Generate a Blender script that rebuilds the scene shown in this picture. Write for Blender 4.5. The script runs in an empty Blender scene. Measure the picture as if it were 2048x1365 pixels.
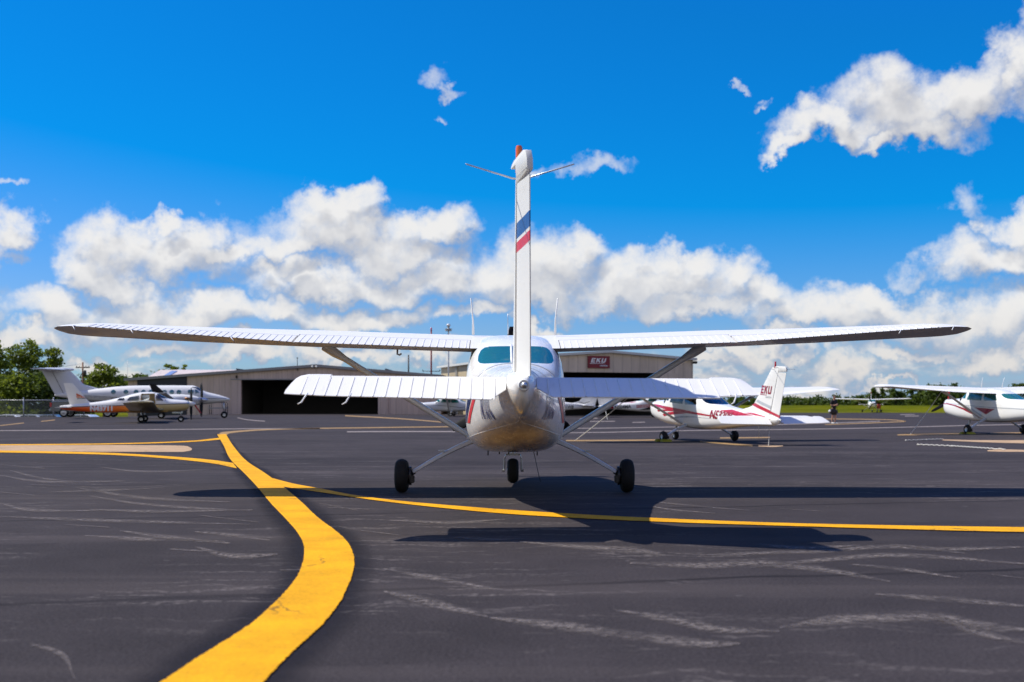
import bpy, bmesh, math, random
from mathutils import Vector, Matrix
random.seed(7)
R = math.radians
scene = bpy.context.scene
COL = scene.collection
FPX, CX, HY, EYE = 2300.0, 1024.0, 811.0, 0.98      # photo pixels: focal length, centre column, horizon row; eye height in metres

# ------------------------------------------------------------------ helpers
def sm(a, b, x):
    t = max(0.0, min(1.0, (x - a) / (b - a)))
    return t * t * (3 - 2 * t)

def gz(x, y):
    """height of the terrain"""
    z = -0.12 * sm(-6, 5, x) * sm(20, 34, y) * (1 - sm(74, 96, y))
    z += 1.02 * sm(151, 232, y) * sm(0, 22, x)
    z -= 2.0 * sm(240, 420, y) * sm(0, 22, x)
    z -= 1.26 * sm(98, 103, y) * (1 - sm(-38, -33, x)) * (1 - 0.6 * sm(150, 260, y))
    return z

def G(px, py):
    """point on the ground seen at a pixel of the photograph"""
    y = FPX * EYE / (py - HY)
    for _ in range(8):
        x = (px - CX) * y / FPX
        y = FPX * (EYE - gz(x, y)) / (py - HY)
    x = (px - CX) * y / FPX
    return Vector((x, y, gz(x, y)))

def pchip(xs, ys):
    n = len(xs); h = [xs[i + 1] - xs[i] for i in range(n - 1)]
    d = [(ys[i + 1] - ys[i]) / h[i] for i in range(n - 1)]
    m = [0.0] * n; m[0] = d[0]; m[-1] = d[-1]
    for i in range(1, n - 1):
        if d[i - 1] * d[i] <= 0: m[i] = 0.0
        else:
            w1 = 2 * h[i] + h[i - 1]; w2 = h[i] + 2 * h[i - 1]
            m[i] = (w1 + w2) / (w1 / d[i - 1] + w2 / d[i])
    def f(x):
        if x <= xs[0]: return ys[0]
        if x >= xs[-1]: return ys[-1]
        i = 0
        while x > xs[i + 1]: i += 1
        t = (x - xs[i]) / h[i]
        return ((1 + 2 * t) * (1 - t) ** 2 * ys[i] + t * (1 - t) ** 2 * h[i] * m[i]
                + t * t * (3 - 2 * t) * ys[i + 1] + t * t * (t - 1) * h[i] * m[i + 1])
    return f

def lin(xs, ys):
    def f(x):
        if x <= xs[0]: return ys[0]
        for i in range(len(xs) - 1):
            if x <= xs[i + 1]:
                t = (x - xs[i]) / (xs[i + 1] - xs[i]); return ys[i] * (1 - t) + ys[i + 1] * t
        return ys[-1]
    return f

def tag(o, label=None, cat=None, group=None, kind=None):
    if label: o['label'] = label
    if cat: o['category'] = cat
    if group: o['group'] = group
    if kind: o['kind'] = kind
    return o

def empty(name, loc=(0, 0, 0), rot=(0, 0, 0), scale=1.0):
    o = bpy.data.objects.new(name, None); COL.objects.link(o)
    o.location = loc; o.rotation_euler = rot; o.scale = scale if isinstance(scale, tuple) else (scale,) * 3
    o.empty_display_size = 0.2
    return o

def link(name, me, mat=None, parent=None, loc=None, rot=None):
    o = bpy.data.objects.new(name, me); COL.objects.link(o)
    if parent is not None: o.parent = parent
    if loc is not None: o.location = loc
    if rot is not None: o.rotation_euler = rot
    if mat is not None:
        if not len(me.materials): me.materials.append(mat)
        o.material_slots[0].link = 'OBJECT'; o.material_slots[0].material = mat
    return o

def done(bm, name, smooth=True, norm=True, angle=None):
    if norm: bmesh.ops.recalc_face_normals(bm, faces=bm.faces)
    me = bpy.data.meshes.new(name); bm.to_mesh(me); bm.free()
    if smooth:
        me.polygons.foreach_set('use_smooth', [True] * len(me.polygons))
        if angle: me.set_sharp_from_angle(angle=R(angle))
    return me

def bm_grid(bm, rows, close=False, cap0=False, cap1=False, mat=0):
    """rows of points skinned into quads"""
    vs = [[bm.verts.new(p) for p in r] for r in rows]
    n = len(rows[0])
    for a, b in zip(vs, vs[1:]):
        for k in range(n if close else n - 1):
            k2 = (k + 1) % n
            try:
                f = bm.faces.new((a[k], a[k2], b[k2], b[k])); f.material_index = mat
            except ValueError: pass
    if cap0: bm.faces.new(vs[0][::-1]).material_index = mat
    if cap1: bm.faces.new(vs[-1]).material_index = mat
    return vs

def frame_of(d):
    d = d.normalized(); u = Vector((0, 0, 1)) if abs(d.z) < 0.95 else Vector((0, 1, 0))
    a = d.cross(u).normalized(); return a, d.cross(a).normalized()

def bm_tube(bm, pts, rads, n=10, flat=1.0, caps=True, mat=0):
    pts = [Vector(p) for p in pts]
    if not isinstance(rads, (list, tuple)): rads = [rads] * len(pts)
    rows = []
    for i, p in enumerate(pts):
        d = (pts[min(i + 1, len(pts) - 1)] - pts[max(i - 1, 0)])
        a, b = frame_of(d)
        rows.append([p + a * math.cos(2 * math.pi * k / n) * rads[i] + b * math.sin(2 * math.pi * k / n) * rads[i] * flat for k in range(n)])
    bm_grid(bm, rows, True, caps, caps, mat)

def bm_box(bm, lo, hi, mat=0, bevel=0.0):
    x0, y0, z0 = lo; x1, y1, z1 = hi
    v = [bm.verts.new(p) for p in ((x0,y0,z0),(x1,y0,z0),(x1,y1,z0),(x0,y1,z0),(x0,y0,z1),(x1,y0,z1),(x1,y1,z1),(x0,y1,z1))]
    fs = [bm.faces.new([v[i] for i in q]) for q in ((0,3,2,1),(4,5,6,7),(0,1,5,4),(1,2,6,5),(2,3,7,6),(3,0,4,7))]
    for f in fs: f.material_index = mat
    if bevel:
        es = list({e for f in fs for e in f.edges})
        bmesh.ops.bevel(bm, geom=es, offset=bevel, segments=2, affect='EDGES')

def bm_lathe(bm, prof, axis='x', origin=(0, 0, 0), n=28, mat=0):
    """prof: list of (along, radius)"""
    rows = []
    o = Vector(origin)
    for a, r in prof:
        row = []
        for k in range(n):
            t = 2 * math.pi * k / n; c, s = r * math.cos(t), r * math.sin(t)
            row.append(o + (Vector((a, c, s)) if axis == 'x' else Vector((c, a, s)) if axis == 'y' else Vector((c, s, a))))
        rows.append(row)
    bm_grid(bm, rows, True, True, True, mat)

def bm_prism(bm, poly, x0, x1, axis='x', mat=0):
    """polygon in the two other axes pushed along one"""
    def P(a, b, t): return (t, a, b) if axis == 'x' else (a, t, b) if axis == 'y' else (a, b, t)
    A = [bm.verts.new(P(a, b, x0)) for a, b in poly]; B = [bm.verts.new(P(a, b, x1)) for a, b in poly]
    bm.faces.new(A).material_index = mat; bm.faces.new(B[::-1]).material_index = mat
    n = len(poly)
    for k in range(n): bm.faces.new((A[k], B[k], B[(k + 1) % n], A[(k + 1) % n])).material_index = mat

# ------------------------------------------------------------------ materials
def nt(name):
    m = bpy.data.materials.new(name); m.use_nodes = True
    t = m.node_tree; b = t.nodes['Principled BSDF']
    return m, t, b

class N:
    """tiny node writer"""
    def __init__(s, t): s.t = t
    def __call__(s, typ, ins=None, **kw):
        n = s.t.nodes.new(typ)
        for k, v in kw.items(): setattr(n, k, v)
        for k, v in (ins or {}).items():
            if hasattr(v, 'is_output'): s.t.links.new(v, n.inputs[k])
            else: n.inputs[k].default_value = v
        return n
    def math(s, op, a, b=0.0, c=0.0, clamp=False):
        n = s('ShaderNodeMath', {0: a, 1: b, 2: c}, operation=op); n.use_clamp = clamp
        return n.outputs[0]
    def vec(s, op, a, b=(0, 0, 0), c=(0, 0, 0), out=0):
        n = s.t.nodes.new('ShaderNodeVectorMath'); n.operation = op
        for i, v in enumerate((a, b, c)):
            if i >= len(n.inputs): break
            if hasattr(v, 'is_output'): s.t.links.new(v, n.inputs[i])
            elif i < 3: n.inputs[i].default_value = v
        return n.outputs[out]
    def ramp(s, f, lo, hi, a=0.0, b=1.0, smooth=True):
        n = s('ShaderNodeMapRange', {'Value': f, 'From Min': lo, 'From Max': hi, 'To Min': a, 'To Max': b})
        n.interpolation_type = 'SMOOTHSTEP' if smooth else 'LINEAR'
        return n.outputs[0]
    def mix(s, f, a, b, typ='MIX'):
        n = s.t.nodes.new('ShaderNodeMix'); n.data_type = 'RGBA'; n.blend_type = typ
        for i, v in ((0, f), (6, a), (7, b)):
            if hasattr(v, 'is_output'): s.t.links.new(v, n.inputs[i])
            else: n.inputs[i].default_value = v if i == 0 else (*v[:3], 1)
        return n.outputs[2]
    def noise(s, vec, scale, detail=4, rough=0.55, out=0, lac=2.0):
        n = s('ShaderNodeTexNoise', {'Vector': vec, 'Scale': scale, 'Detail': detail, 'Roughness': rough, 'Lacunarity': lac})
        return n.outputs[out]
    def mapping(s, vec, scale=(1, 1, 1), rot=(0, 0, 0), loc=(0, 0, 0)):
        return s('ShaderNodeMapping', {'Vector': vec, 'Scale': scale, 'Rotation': rot, 'Location': loc}).outputs[0]

def plain(name, col, rough=0.5, metal=0.0, coat=0.0, var=0.12, scale=6.0, bump=0.0, spec=0.5):
    m, t, b = nt(name); w = N(t)
    tc = t.nodes.new('ShaderNodeTexCoord').outputs['Object']
    nz = w.noise(tc, scale, 5, 0.6)
    f = w.ramp(nz, 0.3, 0.7, 1 - var, 1 + var * 0.5, False)
    c = w.mix(1.0, col, w('ShaderNodeCombineColor', {0: f, 1: f, 2: f}).outputs[0], 'MULTIPLY')
    t.links.new(c, b.inputs['Base Color'])
    t.links.new(w.ramp(nz, 0.25, 0.75, max(0.02, rough - 0.08), min(1, rough + 0.08), False), b.inputs['Roughness'])
    b.inputs['Metallic'].default_value = metal
    b.inputs['Coat Weight'].default_value = coat; b.inputs['Coat Roughness'].default_value = 0.06
    b.inputs['Specular IOR Level'].default_value = spec
    if bump:
        bn = w('ShaderNodeBump', {'Strength': bump, 'Distance': 0.01, 'Height': w.noise(tc, scale * 8, 4)})
        t.links.new(bn.outputs[0], b.inputs['Normal'])
    return m

def aircraft_white(name, col=(0.82, 0.81, 0.78), stain=True, coat=0.3, rough=0.0):
    """gloss enamel with faint grime, rivet-line ripple and an oily belly"""
    m, t, b = nt(name); w = N(t)
    tc = t.nodes.new('ShaderNodeTexCoord').outputs['Object']
    big = w.noise(tc, 1.6, 5, 0.6)
    fine = w.noise(w.mapping(tc, (14, 2.2, 14)), 1.0, 5, 0.65)
    dirt = w.math('MULTIPLY', w.ramp(fine, 0.5, 0.75), w.ramp(big, 0.35, 0.65, 0.05, 0.32))
    c = w.mix(dirt, col, (0.42, 0.40, 0.36))
    if stain:
        sp = w('ShaderNodeSeparateXYZ', {0: tc})
        zz = w.math('ADD', sp.outputs[2], w.math('MULTIPLY', sp.outputs[1], 0.075))
        oil = w.math('MULTIPLY', w.ramp(zz, 0.70, 0.44), w.ramp(w.noise(w.mapping(tc, (5, 0.9, 5)), 1.0, 6, 0.7), 0.3, 0.68))
        cen = w.ramp(w.math('ABSOLUTE', sp.outputs[0]), 0.42, 0.08)
        oil = w.math('MULTIPLY', oil, w.math('ADD', w.math('MULTIPLY', cen, 0.6), 0.25), clamp=True)
        c = w.mix(oil, c, (0.22, 0.155, 0.095))
    t.links.new(c, b.inputs['Base Color'])
    t.links.new(w.ramp(fine, 0.3, 0.8, 0.18 + rough, 0.34 + rough), b.inputs['Roughness'])
    b.inputs['Coat Weight'].default_value = coat; b.inputs['Coat Roughness'].default_value = 0.05; b.inputs['Specular IOR Level'].default_value = .3
    bn = w('ShaderNodeBump', {'Strength': 0.05, 'Distance': 0.02, 'Height': w.noise(tc, 2.2, 2, 0.4)})
    t.links.new(bn.outputs[0], b.inputs['Normal'])
    t.links.new(bn.outputs[0], b.inputs['Coat Normal'])
    return m

def glass(name, tint, refl=0.06, haze=0.0):
    m, t, b = nt(name); w = N(t); t.nodes.remove(b)
    tr = w('ShaderNodeBsdfTransparent', {'Color': (*tint, 1)})
    gl = w('ShaderNodeBsdfGlossy', {'Color': (1, 1, 1, 1), 'Roughness': 0.03})
    fr = w('ShaderNodeFresnel', {'IOR': 1.5})
    tc = t.nodes.new('ShaderNodeTexCoord').outputs['Object']
    f = w.math('ADD', fr.outputs[0], w.ramp(w.noise(tc, 3, 3), 0.3, 0.8, 0.0, refl), clamp=True)
    body = tr.outputs[0]
    if haze:
        df = w('ShaderNodeBsdfDiffuse', {'Color': (tint[0] * .35, tint[1] * .75, tint[2] * .8, 1)})
        body = w('ShaderNodeMixShader', {0: haze, 1: body, 2: df.outputs[0]}).outputs[0]
    mx = w('ShaderNodeMixShader', {0: f, 1: body, 2: gl.outputs[0]})
    t.links.new(mx.outputs[0], t.nodes['Material Output'].inputs[0])
    return m

M = {}
M['white'] = aircraft_white('white_enamel')
M['white_wing'] = aircraft_white('white_wing_enamel', (0.70, 0.69, 0.66), False, .08, .28)
M['silver_grey'] = aircraft_white('light_grey_enamel', (0.62, 0.63, 0.65))
M['cream'] = aircraft_white('cream_enamel', (0.74, 0.71, 0.64), False)
M['navy'] = plain('navy_paint', (0.012, 0.035, 0.16), 0.25, coat=0.4)
M['blue'] = plain('blue_paint', (0.008, 0.075, 0.26), 0.35)
M['red'] = plain('red_paint', (0.62, 0.012, 0.02), 0.35)
M['maroon'] = plain('maroon_paint', (0.30, 0.006, 0.02), 0.3, coat=0.4)
M['crimson'] = plain('crimson_paint', (0.45, 0.008, 0.03), 0.3, coat=0.4)
M['greypaint'] = plain('grey_stripe_paint', (0.42, 0.44, 0.46), 0.3, coat=0.3)
M['blackpaint'] = plain('black_paint', (0.015, 0.015, 0.018), 0.3, coat=0.3)
M['tealglass'] = glass('teal_tinted_glass', (0.20, 0.70, 0.64), .06, .22)
M['smokeglass'] = glass('smoke_tinted_glass', (0.30, 0.34, 0.36))
M['paleglass'] = glass('pale_cabin_glass', (0.42, 0.50, 0.50), .1, .3)
M['clearglass'] = glass('clear_glass', (0.62, 0.66, 0.66))
M['rubber'] = plain('tyre_rubber', (0.012, 0.012, 0.012), 0.75, bump=0.3, scale=20, spec=0.25)
M['alu'] = plain('dull_aluminium', (0.55, 0.56, 0.57), 0.38, metal=0.85)
M['gearpaint'] = plain('pale_blue_grey_leg_paint', (0.50, 0.53, 0.57), 0.28, coat=0.4)
M['dark'] = plain('dark_grease_metal', (0.03, 0.028, 0.026), 0.5, metal=0.4)
M['prop'] = plain('black_propeller_paint', (0.009, 0.009, 0.010), 0.6, spec=.15)
M['seat'] = plain('dark_upholstery', (0.025, 0.03, 0.045), 0.8, bump=0.4)
M['orange'] = plain('orange_lens', (0.75, 0.13, 0.01), 0.18, coat=0.6)
M['redlens'] = plain('red_lens', (0.5, 0.01, 0.02), 0.18, coat=0.6)
M['whiteplastic'] = plain('white_plastic', (0.78, 0.78, 0.76), 0.35)
M['rope'] = plain('pale_rope', (0.55, 0.53, 0.48), 0.85, bump=0.5, scale=40)
M['yellowchock'] = plain('yellow_chock_paint', (0.26, 0.25, 0.01), 0.6)

# ------------------------------------------------------------------ sections and lofts
def naca(t=0.12, m=0.02, p=0.4):
    def th(u): return 5 * t * (0.2969 * math.sqrt(max(u, 0)) - 0.126 * u - 0.3516 * u * u + 0.2843 * u ** 3 - 0.1036 * u ** 4)
    def cam(u): return m / p ** 2 * (2 * p * u - u * u) if u < p else m / (1 - p) ** 2 * ((1 - 2 * p) + 2 * p * u - u * u)
    return (lambda u: cam(u) + th(u)), (lambda u: cam(u) - th(u))

def foil_loop(c, yTE, zTE, inc, a, b, n=12, foil=None, up=0.0):
    U, L = foil or naca()
    ca, sa = math.cos(inc), math.sin(inc)
    us = [a + (b - a) * 0.5 * (1 - math.cos(math.pi * k / n)) for k in range(n + 1)]
    pts = [(u, U(u)) for u in reversed(us)] + [(u, L(u)) for u in (us[1:] if a == 0 else us)]
    if b == 1: pts = pts[:-1]
    out = []
    for u, z in pts:
        dy, dz = (1 - u) * c, z * c
        out.append((yTE + dy * ca - dz * sa, zTE + dy * sa + dz * ca + up))
    return out

def wing_panel(xs, W, a, b, sgn, n=12, foil=None, beads=None, bead_a=0.0, bead_w=0.007, bead_h=0.005, gap=0.0):
    """loft of one wing piece between chord fractions a and b; W(x) -> chord, yTE, zTE, inc"""
    bm = bmesh.new(); rows = []
    for x in xs:
        c, yt, zt, inc = W(x)
        rows.append([Vector((sgn * x, y, z)) for y, z in foil_loop(c, yt, zt, inc, a, b, n, foil)])
    bm_grid(bm, rows, True, True, True)
    if beads:
        U, L = foil or naca()
        for x in beads:
            c, yt, zt, inc = W(x); ca, sa = math.cos(inc), math.sin(inc)
            def at(u, h, dx):
                dy, dz = (1 - u) * c, U(u) * c + h
                return Vector((sgn * (x + dx), yt + dy * ca - dz * sa, zt + dy * sa + dz * ca))
            rr = []
            for k in range(5):
                u = bead_a + (1.012 - bead_a) * k / 4
                uu = min(u, 1.0)
                h = bead_h
                base = -0.003
                p = [at(uu, base, -bead_w), at(uu, h, -bead_w * 0.35), at(uu, h, bead_w * 0.35), at(uu, base, bead_w)]
                if u > 1: p = [q + Vector((0, -(u - 1) * c, 0)) for q in p]
                rr.append(p)
            bm_grid(bm, rr)
    return done(bm, 'wing_piece', True, True, 40)

class Fuse:
    """lofted body: stations of y, zbottom, ztop, half width, z of widest point, squareness below and above"""
    def __init__(s, st, x0=0.0):
        ys = [q[0] for q in st]; s.y0, s.y1 = ys[0], ys[-1]; s.x0 = x0
        s.f = [pchip(ys, [q[k] for q in st]) for k in range(1, 7)]
    def at(s, y): return [f(y) for f in s.f]
    def ring(s, y, n):
        zb, zt, hw, zc, nb, nu = s.at(y); out = []
        for k in range(n):
            t = 2 * math.pi * (k + 0.5) / n - math.pi / 2
            c, q = math.cos(t), math.sin(t)
            e = nu if q > 0 else nb
            h = (zt - zc) if q > 0 else (zc - zb)
            out.append(Vector((s.x0 + hw * math.copysign(abs(c) ** (2 / e), c), y, zc + h * math.copysign(abs(q) ** (2 / e), q))))
        return out
    def hw(s, y, z):
        zb, zt, hw, zc, nb, nu = s.at(y)
        e = nu if z > zc else nb; h = (zt - zc) if z > zc else (zc - zb)
        r = min(0.999, abs(z - zc) / max(h, 1e-5))
        return hw * (1 - r ** e) ** (1 / e)
    def bm(s, ys, n=56):
        bm = bmesh.new(); bm_grid(bm, [s.ring(y, n) for y in ys], True, True, True)
        bmesh.ops.recalc_face_normals(bm, faces=bm.faces)
        return bm

def round_poly(pts, r=0.05, n=3):
    out = []; k = len(pts)
    for i in range(k):
        p0, p, p1 = Vector(pts[i - 1]), Vector(pts[i]), Vector(pts[(i + 1) % k])
        d0, d1 = (p0 - p), (p1 - p)
        rr = min(r, d0.length * 0.45, d1.length * 0.45)
        a, b = p + d0.normalized() * rr, p + d1.normalized() * rr
        for j in range(n + 1):
            t = j / n; out.append(tuple((1 - t) ** 2 * a + 2 * t * (1 - t) * p + t * t * b))
    return out

def cut_panel(bm, poly, axis, test, push=0.0):
    """cut a convex outline (seen along an axis) out of a body; returns the piece as its own bmesh"""
    cen = Vector((sum(p[0] for p in poly) / len(poly), sum(p[1] for p in poly) / len(poly)))
    def V3(p, t=0.0): return Vector((t, p[0], p[1])) if axis == 'x' else Vector((p[0], t, p[1]))
    ax = Vector((1, 0, 0)) if axis == 'x' else Vector((0, 1, 0))
    n = len(poly); planes = []
    for i in range(n):
        a, b = Vector(poly[i]), Vector(poly[(i + 1) % n])
        if (b - a).length < 1e-6: continue
        no = (V3(b) - V3(a)).cross(ax).normalized()
        if no.dot(V3(cen) - V3(a)) > 0: no = -no
        planes.append((V3(a), no))
    rad = max((Vector(p) - cen).length for p in poly) + 0.35
    for co, no in planes:
        fs = [f for f in bm.faces if test(f.calc_center_median()) and
              ((Vector((f.calc_center_median().y, f.calc_center_median().z)) if axis == 'x' else Vector((f.calc_center_median().x, f.calc_center_median().z))) - cen).length < rad]
        geom = fs + list({e for f in fs for e in f.edges}) + list({v for f in fs for v in f.verts})
        bmesh.ops.bisect_plane(bm, geom=geom, dist=1e-5, plane_co=co, plane_no=no)
    ins = [f for f in bm.faces if test(f.calc_center_median()) and all((f.calc_center_median() - co).dot(no) < 1e-6 for co, no in planes)]
    nb = bmesh.new(); mp = {}
    for f in ins:
        for v in f.verts:
            if v not in mp: mp[v] = nb.verts.new(v.co + v.normal * push)
        nb.faces.new([mp[v] for v in f.verts])
    bmesh.ops.delete(bm, geom=ins, context='FACES')
    return nb

def decal(name, polys, xfun, mat, parent, step=0.06, off=0.004, side=-1, x0=0.0):
    """outlines in (y, z) laid on a curved side; xfun(y, z) gives the half width there"""
    bm = bmesh.new()
    for poly in polys:
        bm.faces.new([bm.verts.new((0, y, z)) for y, z in poly])
    drape(bm, xfun, step, off, side, x0)
    return link(name, done(bm, name, True, False), mat, parent)

def drape(bm, xfun, step, off, side, x0=0.0):
    bmesh.ops.triangulate(bm, faces=[f for f in bm.faces if len(f.verts) > 4])
    for ax in (1, 2):
        lo = min(v.co[ax] for v in bm.verts); hi = max(v.co[ax] for v in bm.verts)
        k = math.floor(lo / step) * step
        while k < hi:
            no = Vector((0, 0, 0)); no[ax] = 1; co = no * k
            bmesh.ops.bisect_plane(bm, geom=list(bm.verts) + list(bm.edges) + list(bm.faces), dist=1e-5, plane_co=co, plane_no=no)
            k += step
    for v in bm.verts: v.co.x = x0 + side * (xfun(v.co.y, v.co.z) + off)
    bmesh.ops.recalc_face_normals(bm, faces=bm.faces)
    for f in bm.faces:
        if f.normal.x * side < 0: f.normal_flip()

def text_bm(body, size, shear=0.0, bold=0.012, space=1.0):
    cu = bpy.data.curves.new('lettering', 'FONT'); cu.body = body; cu.size = size; cu.shear = shear
    cu.offset = bold * size; cu.resolution_u = 3; cu.space_character = space
    ob = bpy.data.objects.new('lettering', cu); COL.objects.link(ob)
    dg = bpy.context.evaluated_depsgraph_get()
    me = bpy.data.meshes.new_from_object(ob.evaluated_get(dg))
    bm = bmesh.new(); bm.from_mesh(me)
    bpy.data.objects.remove(ob); bpy.data.curves.remove(cu); bpy.data.meshes.remove(me)
    return bm

def side_text(name, body, y0, z0, h, xfun, side, mat, parent, shear=0.0, off=0.007, slope=0.0, bold=0.02, squeeze=1.0, x0=0.0, space=1.0):
    bm = text_bm(body, h / 0.69, shear, bold, space)
    for v in bm.verts:
        u, w = v.co.x * squeeze, v.co.y
        yy = y0 + (u if side > 0 else -u)
        v.co = Vector((0, yy, z0 + w + slope * u))
    drape(bm, xfun, 0.045, off, side, x0)
    return link(name, done(bm, name, False, False), mat, parent)
# ------------------------------------------------------------------ the high-wing aeroplane (nose +y, origin on the ground between the main wheels)
FUS = Fuse([  # y, zb, zt, hw, zc, nb, nt
    (-4.62, 1.075, 1.165, 0.030, 1.125, 2.0, 2.0),
    (-4.50, 0.985, 1.205, 0.080, 1.130, 1.7, 2.1),
    (-4.20, 0.905, 1.235, 0.118, 1.130, 1.7, 2.2),
    (-3.60, 0.860, 1.270, 0.165, 1.110, 2.1, 2.2),
    (-2.90, 0.780, 1.305, 0.250, 1.080, 2.7, 2.2),
    (-2.10, 0.665, 1.350, 0.370, 1.050, 3.2, 2.3),
    (-1.50, 0.575, 1.405, 0.455, 1.030, 3.5, 2.5),
    (-1.10, 0.525, 1.515, 0.500, 1.020, 3.7, 2.9),
    (-0.72, 0.492, 1.640, 0.525, 1.010, 3.8, 3.2),
    (-0.35, 0.468, 1.720, 0.535, 1.010, 3.8, 3.6),
    (0.20, 0.455, 1.775, 0.535, 1.010, 3.8, 4.0),
    (0.90, 0.455, 1.780, 0.535, 1.010, 3.6, 4.0),
    (1.12, 0.460, 1.750, 0.530, 1.000, 3.5, 3.6),
    (1.45, 0.465, 1.540, 0.520, 0.980, 3.3, 3.2),
    (1.76, 0.475, 1.360, 0.500, 0.960, 3.1, 2.8),
    (2.10, 0.510, 1.320, 0.480, 0.940, 2.9, 2.6),
    (2.60, 0.580, 1.280, 0.430, 0.960, 2.7, 2.5),
    (2.84, 0.660, 1.240, 0.360, 1.000, 2.5, 2.4),
    (2.93, 0.760, 1.200, 0.270, 1.040, 2.3, 2.3),
])
W_x = [0, 0.5, 2.38, 4.66, 4.86, 5.01, 5.11, 5.155]
W_c = lin(W_x, [1.63, 1.63, 1.63, 1.17, 1.05, 0.84, 0.54, 0.22])
W_t = lin(W_x, [-.55, -.55, -.55, -.34, -.31, -.24, -.10, .06])
W_z = lin(W_x, [1.585, 1.592, 1.659, 1.836, 1.846, 1.846, 1.838, 1.834])
W_i = lin(W_x, [3.8, 3.8, 3.5, -0.8, -1.4, -1.9, -2.0, -2.0])
def WING(x): return W_c(x), W_t(x), W_z(x), R(W_i(x))
FOIL = naca(0.12, 0.022, 0.4)
LIB = {}
def lib(key, make):
    if key not in LIB: LIB[key] = make()
    return LIB[key]

def fin_chord(z):
    t = (z - 1.20) / (2.74 - 1.20)
    hinge = -4.12 - 0.40 * t
    le = -2.98 - 1.17 * t
    if z < 1.52: le += 0.95 * ((1.52 - z) / 0.32) ** 1.6
    return le, hinge
def fin_x(y, z):
    le, hi = fin_chord(z); u = max(0.0, min(1.0, (le - y) / max(0.05, le - hi)))
    thick = 0.040 - 0.009 * (z - 1.2)
    return max(0.004, thick * min(1.0, (u / 0.45) ** 0.5) * (1 - 0.25 * max(0, u - 0.5)))

def fuselage_set():
    """body with door and window openings cut out; returns dict of meshes"""
    n0 = 92
    ys = [FUS.y0 + (FUS.y1 - FUS.y0) * k / n0 for k in range(n0 + 1)]
    bm = FUS.bm(ys, 64)
    d = {}
    rear = round_poly([(-0.41, 1.40), (0.41, 1.40), (0.365, 1.60), (-0.365, 1.60)], 0.09)
    d['rear'] = cut_panel(bm, rear, 'y', lambda c: -1.75 < c.y < -0.3 and c.z > 1.3)
    ws = round_poly([(-0.455, 1.40), (0.455, 1.40), (0.40, 1.70), (-0.40, 1.70)], 0.07)
    d['wind'] = cut_panel(bm, ws, 'y', lambda c: 1.0 < c.y < 1.95 and c.z > 1.3)
    for side, key in ((-1, 'L'), (1, 'R')):
        tst = lambda c, s=side: c.x * s > 0.2
        d['w1' + key] = cut_panel(bm, round_poly([(0.18, 1.30), (1.12, 1.30), (0.95, 1.62), (0.18, 1.62)], 0.06), 'x', tst)
        d['w2' + key] = cut_panel(bm, round_poly([(-0.70, 1.33), (0.07, 1.30), (0.07, 1.62), (-0.50, 1.62)], 0.07), 'x', tst)
        d['w3' + key] = cut_panel(bm, round_poly([(1.20, 1.345), (1.50, 1.345), (1.36, 1.50), (1.20, 1.54)], 0.04), 'x', tst)
        d['door' + key] = cut_panel(bm, round_poly([(0.13, 0.66), (1.06, 0.66), (1.16, 1.24), (0.98, 1.66), (0.13, 1.66)], 0.06), 'x', tst)
    d['body'] = bm
    return {k: done(v, k, True, False) for k, v in d.items()}

def wing_meshes(sgn):
    o = {}
    xs1 = [0.0, .25, .49]; f = FOIL
    bm = bmesh.new()
    def piece(xs, a, b):
        rows = [[Vector((sgn * x, y, z)) for y, z in foil_loop(*WING(x), a, b, 14, f)] for x in xs]
        bm_grid(bm, rows, True, True, True)
    piece([0.0, 0.25, 0.485], 0, 1)
    piece([0.485, .9, 1.4, 1.9, 2.39], 0, 0.715)
    piece([2.39, 2.9, 3.5, 4.1, 4.4, 4.68], 0, 0.775)
    piece([4.68, 4.77, 4.86, 4.94, 5.01, 5.06, 5.11, 5.14, 5.155], 0, 1)
    o['wing'] = done(bm, 'wing', True, True, 35)
    bx = [0.53 + 0.0775 * k for k in range(24)]
    o['flap'] = wing_panel([0.495, .9, 1.4, 1.9, 2.375], WING, 0.722, 1, sgn, 8, f, bx, 0.74)
    bx = [2.45 + 0.078 * k for k in range(29)]
    o['aileron'] = wing_panel([2.40, 2.9, 3.5, 4.1, 4.4, 4.67], WING, 0.782, 1, sgn, 8, f, bx, 0.80)
    return o

def stab_mesh(sgn):
    f = naca(0.085, 0.0)
    S = lambda x: (lin([0, 1.45], [0.68, 0.56])(x) , 0.012, 0.0, 0.0)
    bm = bmesh.new()
    rows = [[Vector((sgn * x, y, z)) for y, z in foil_loop(*S(x), 0, 1, 10, f)] for x in (0.02, .5, 1.0, 1.44)]
    for r in rows:      # blunt trailing side at the hinge
        for p in r:
            if p.y < 0.10: p.z += math.copysign(0.014 * (0.10 - p.y) / 0.09, p.z) if abs(p.z) > 1e-5 else 0
    bm_grid(bm, rows, True, True, True)
    return done(bm, 'stabilizer', True, True, 40)

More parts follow.
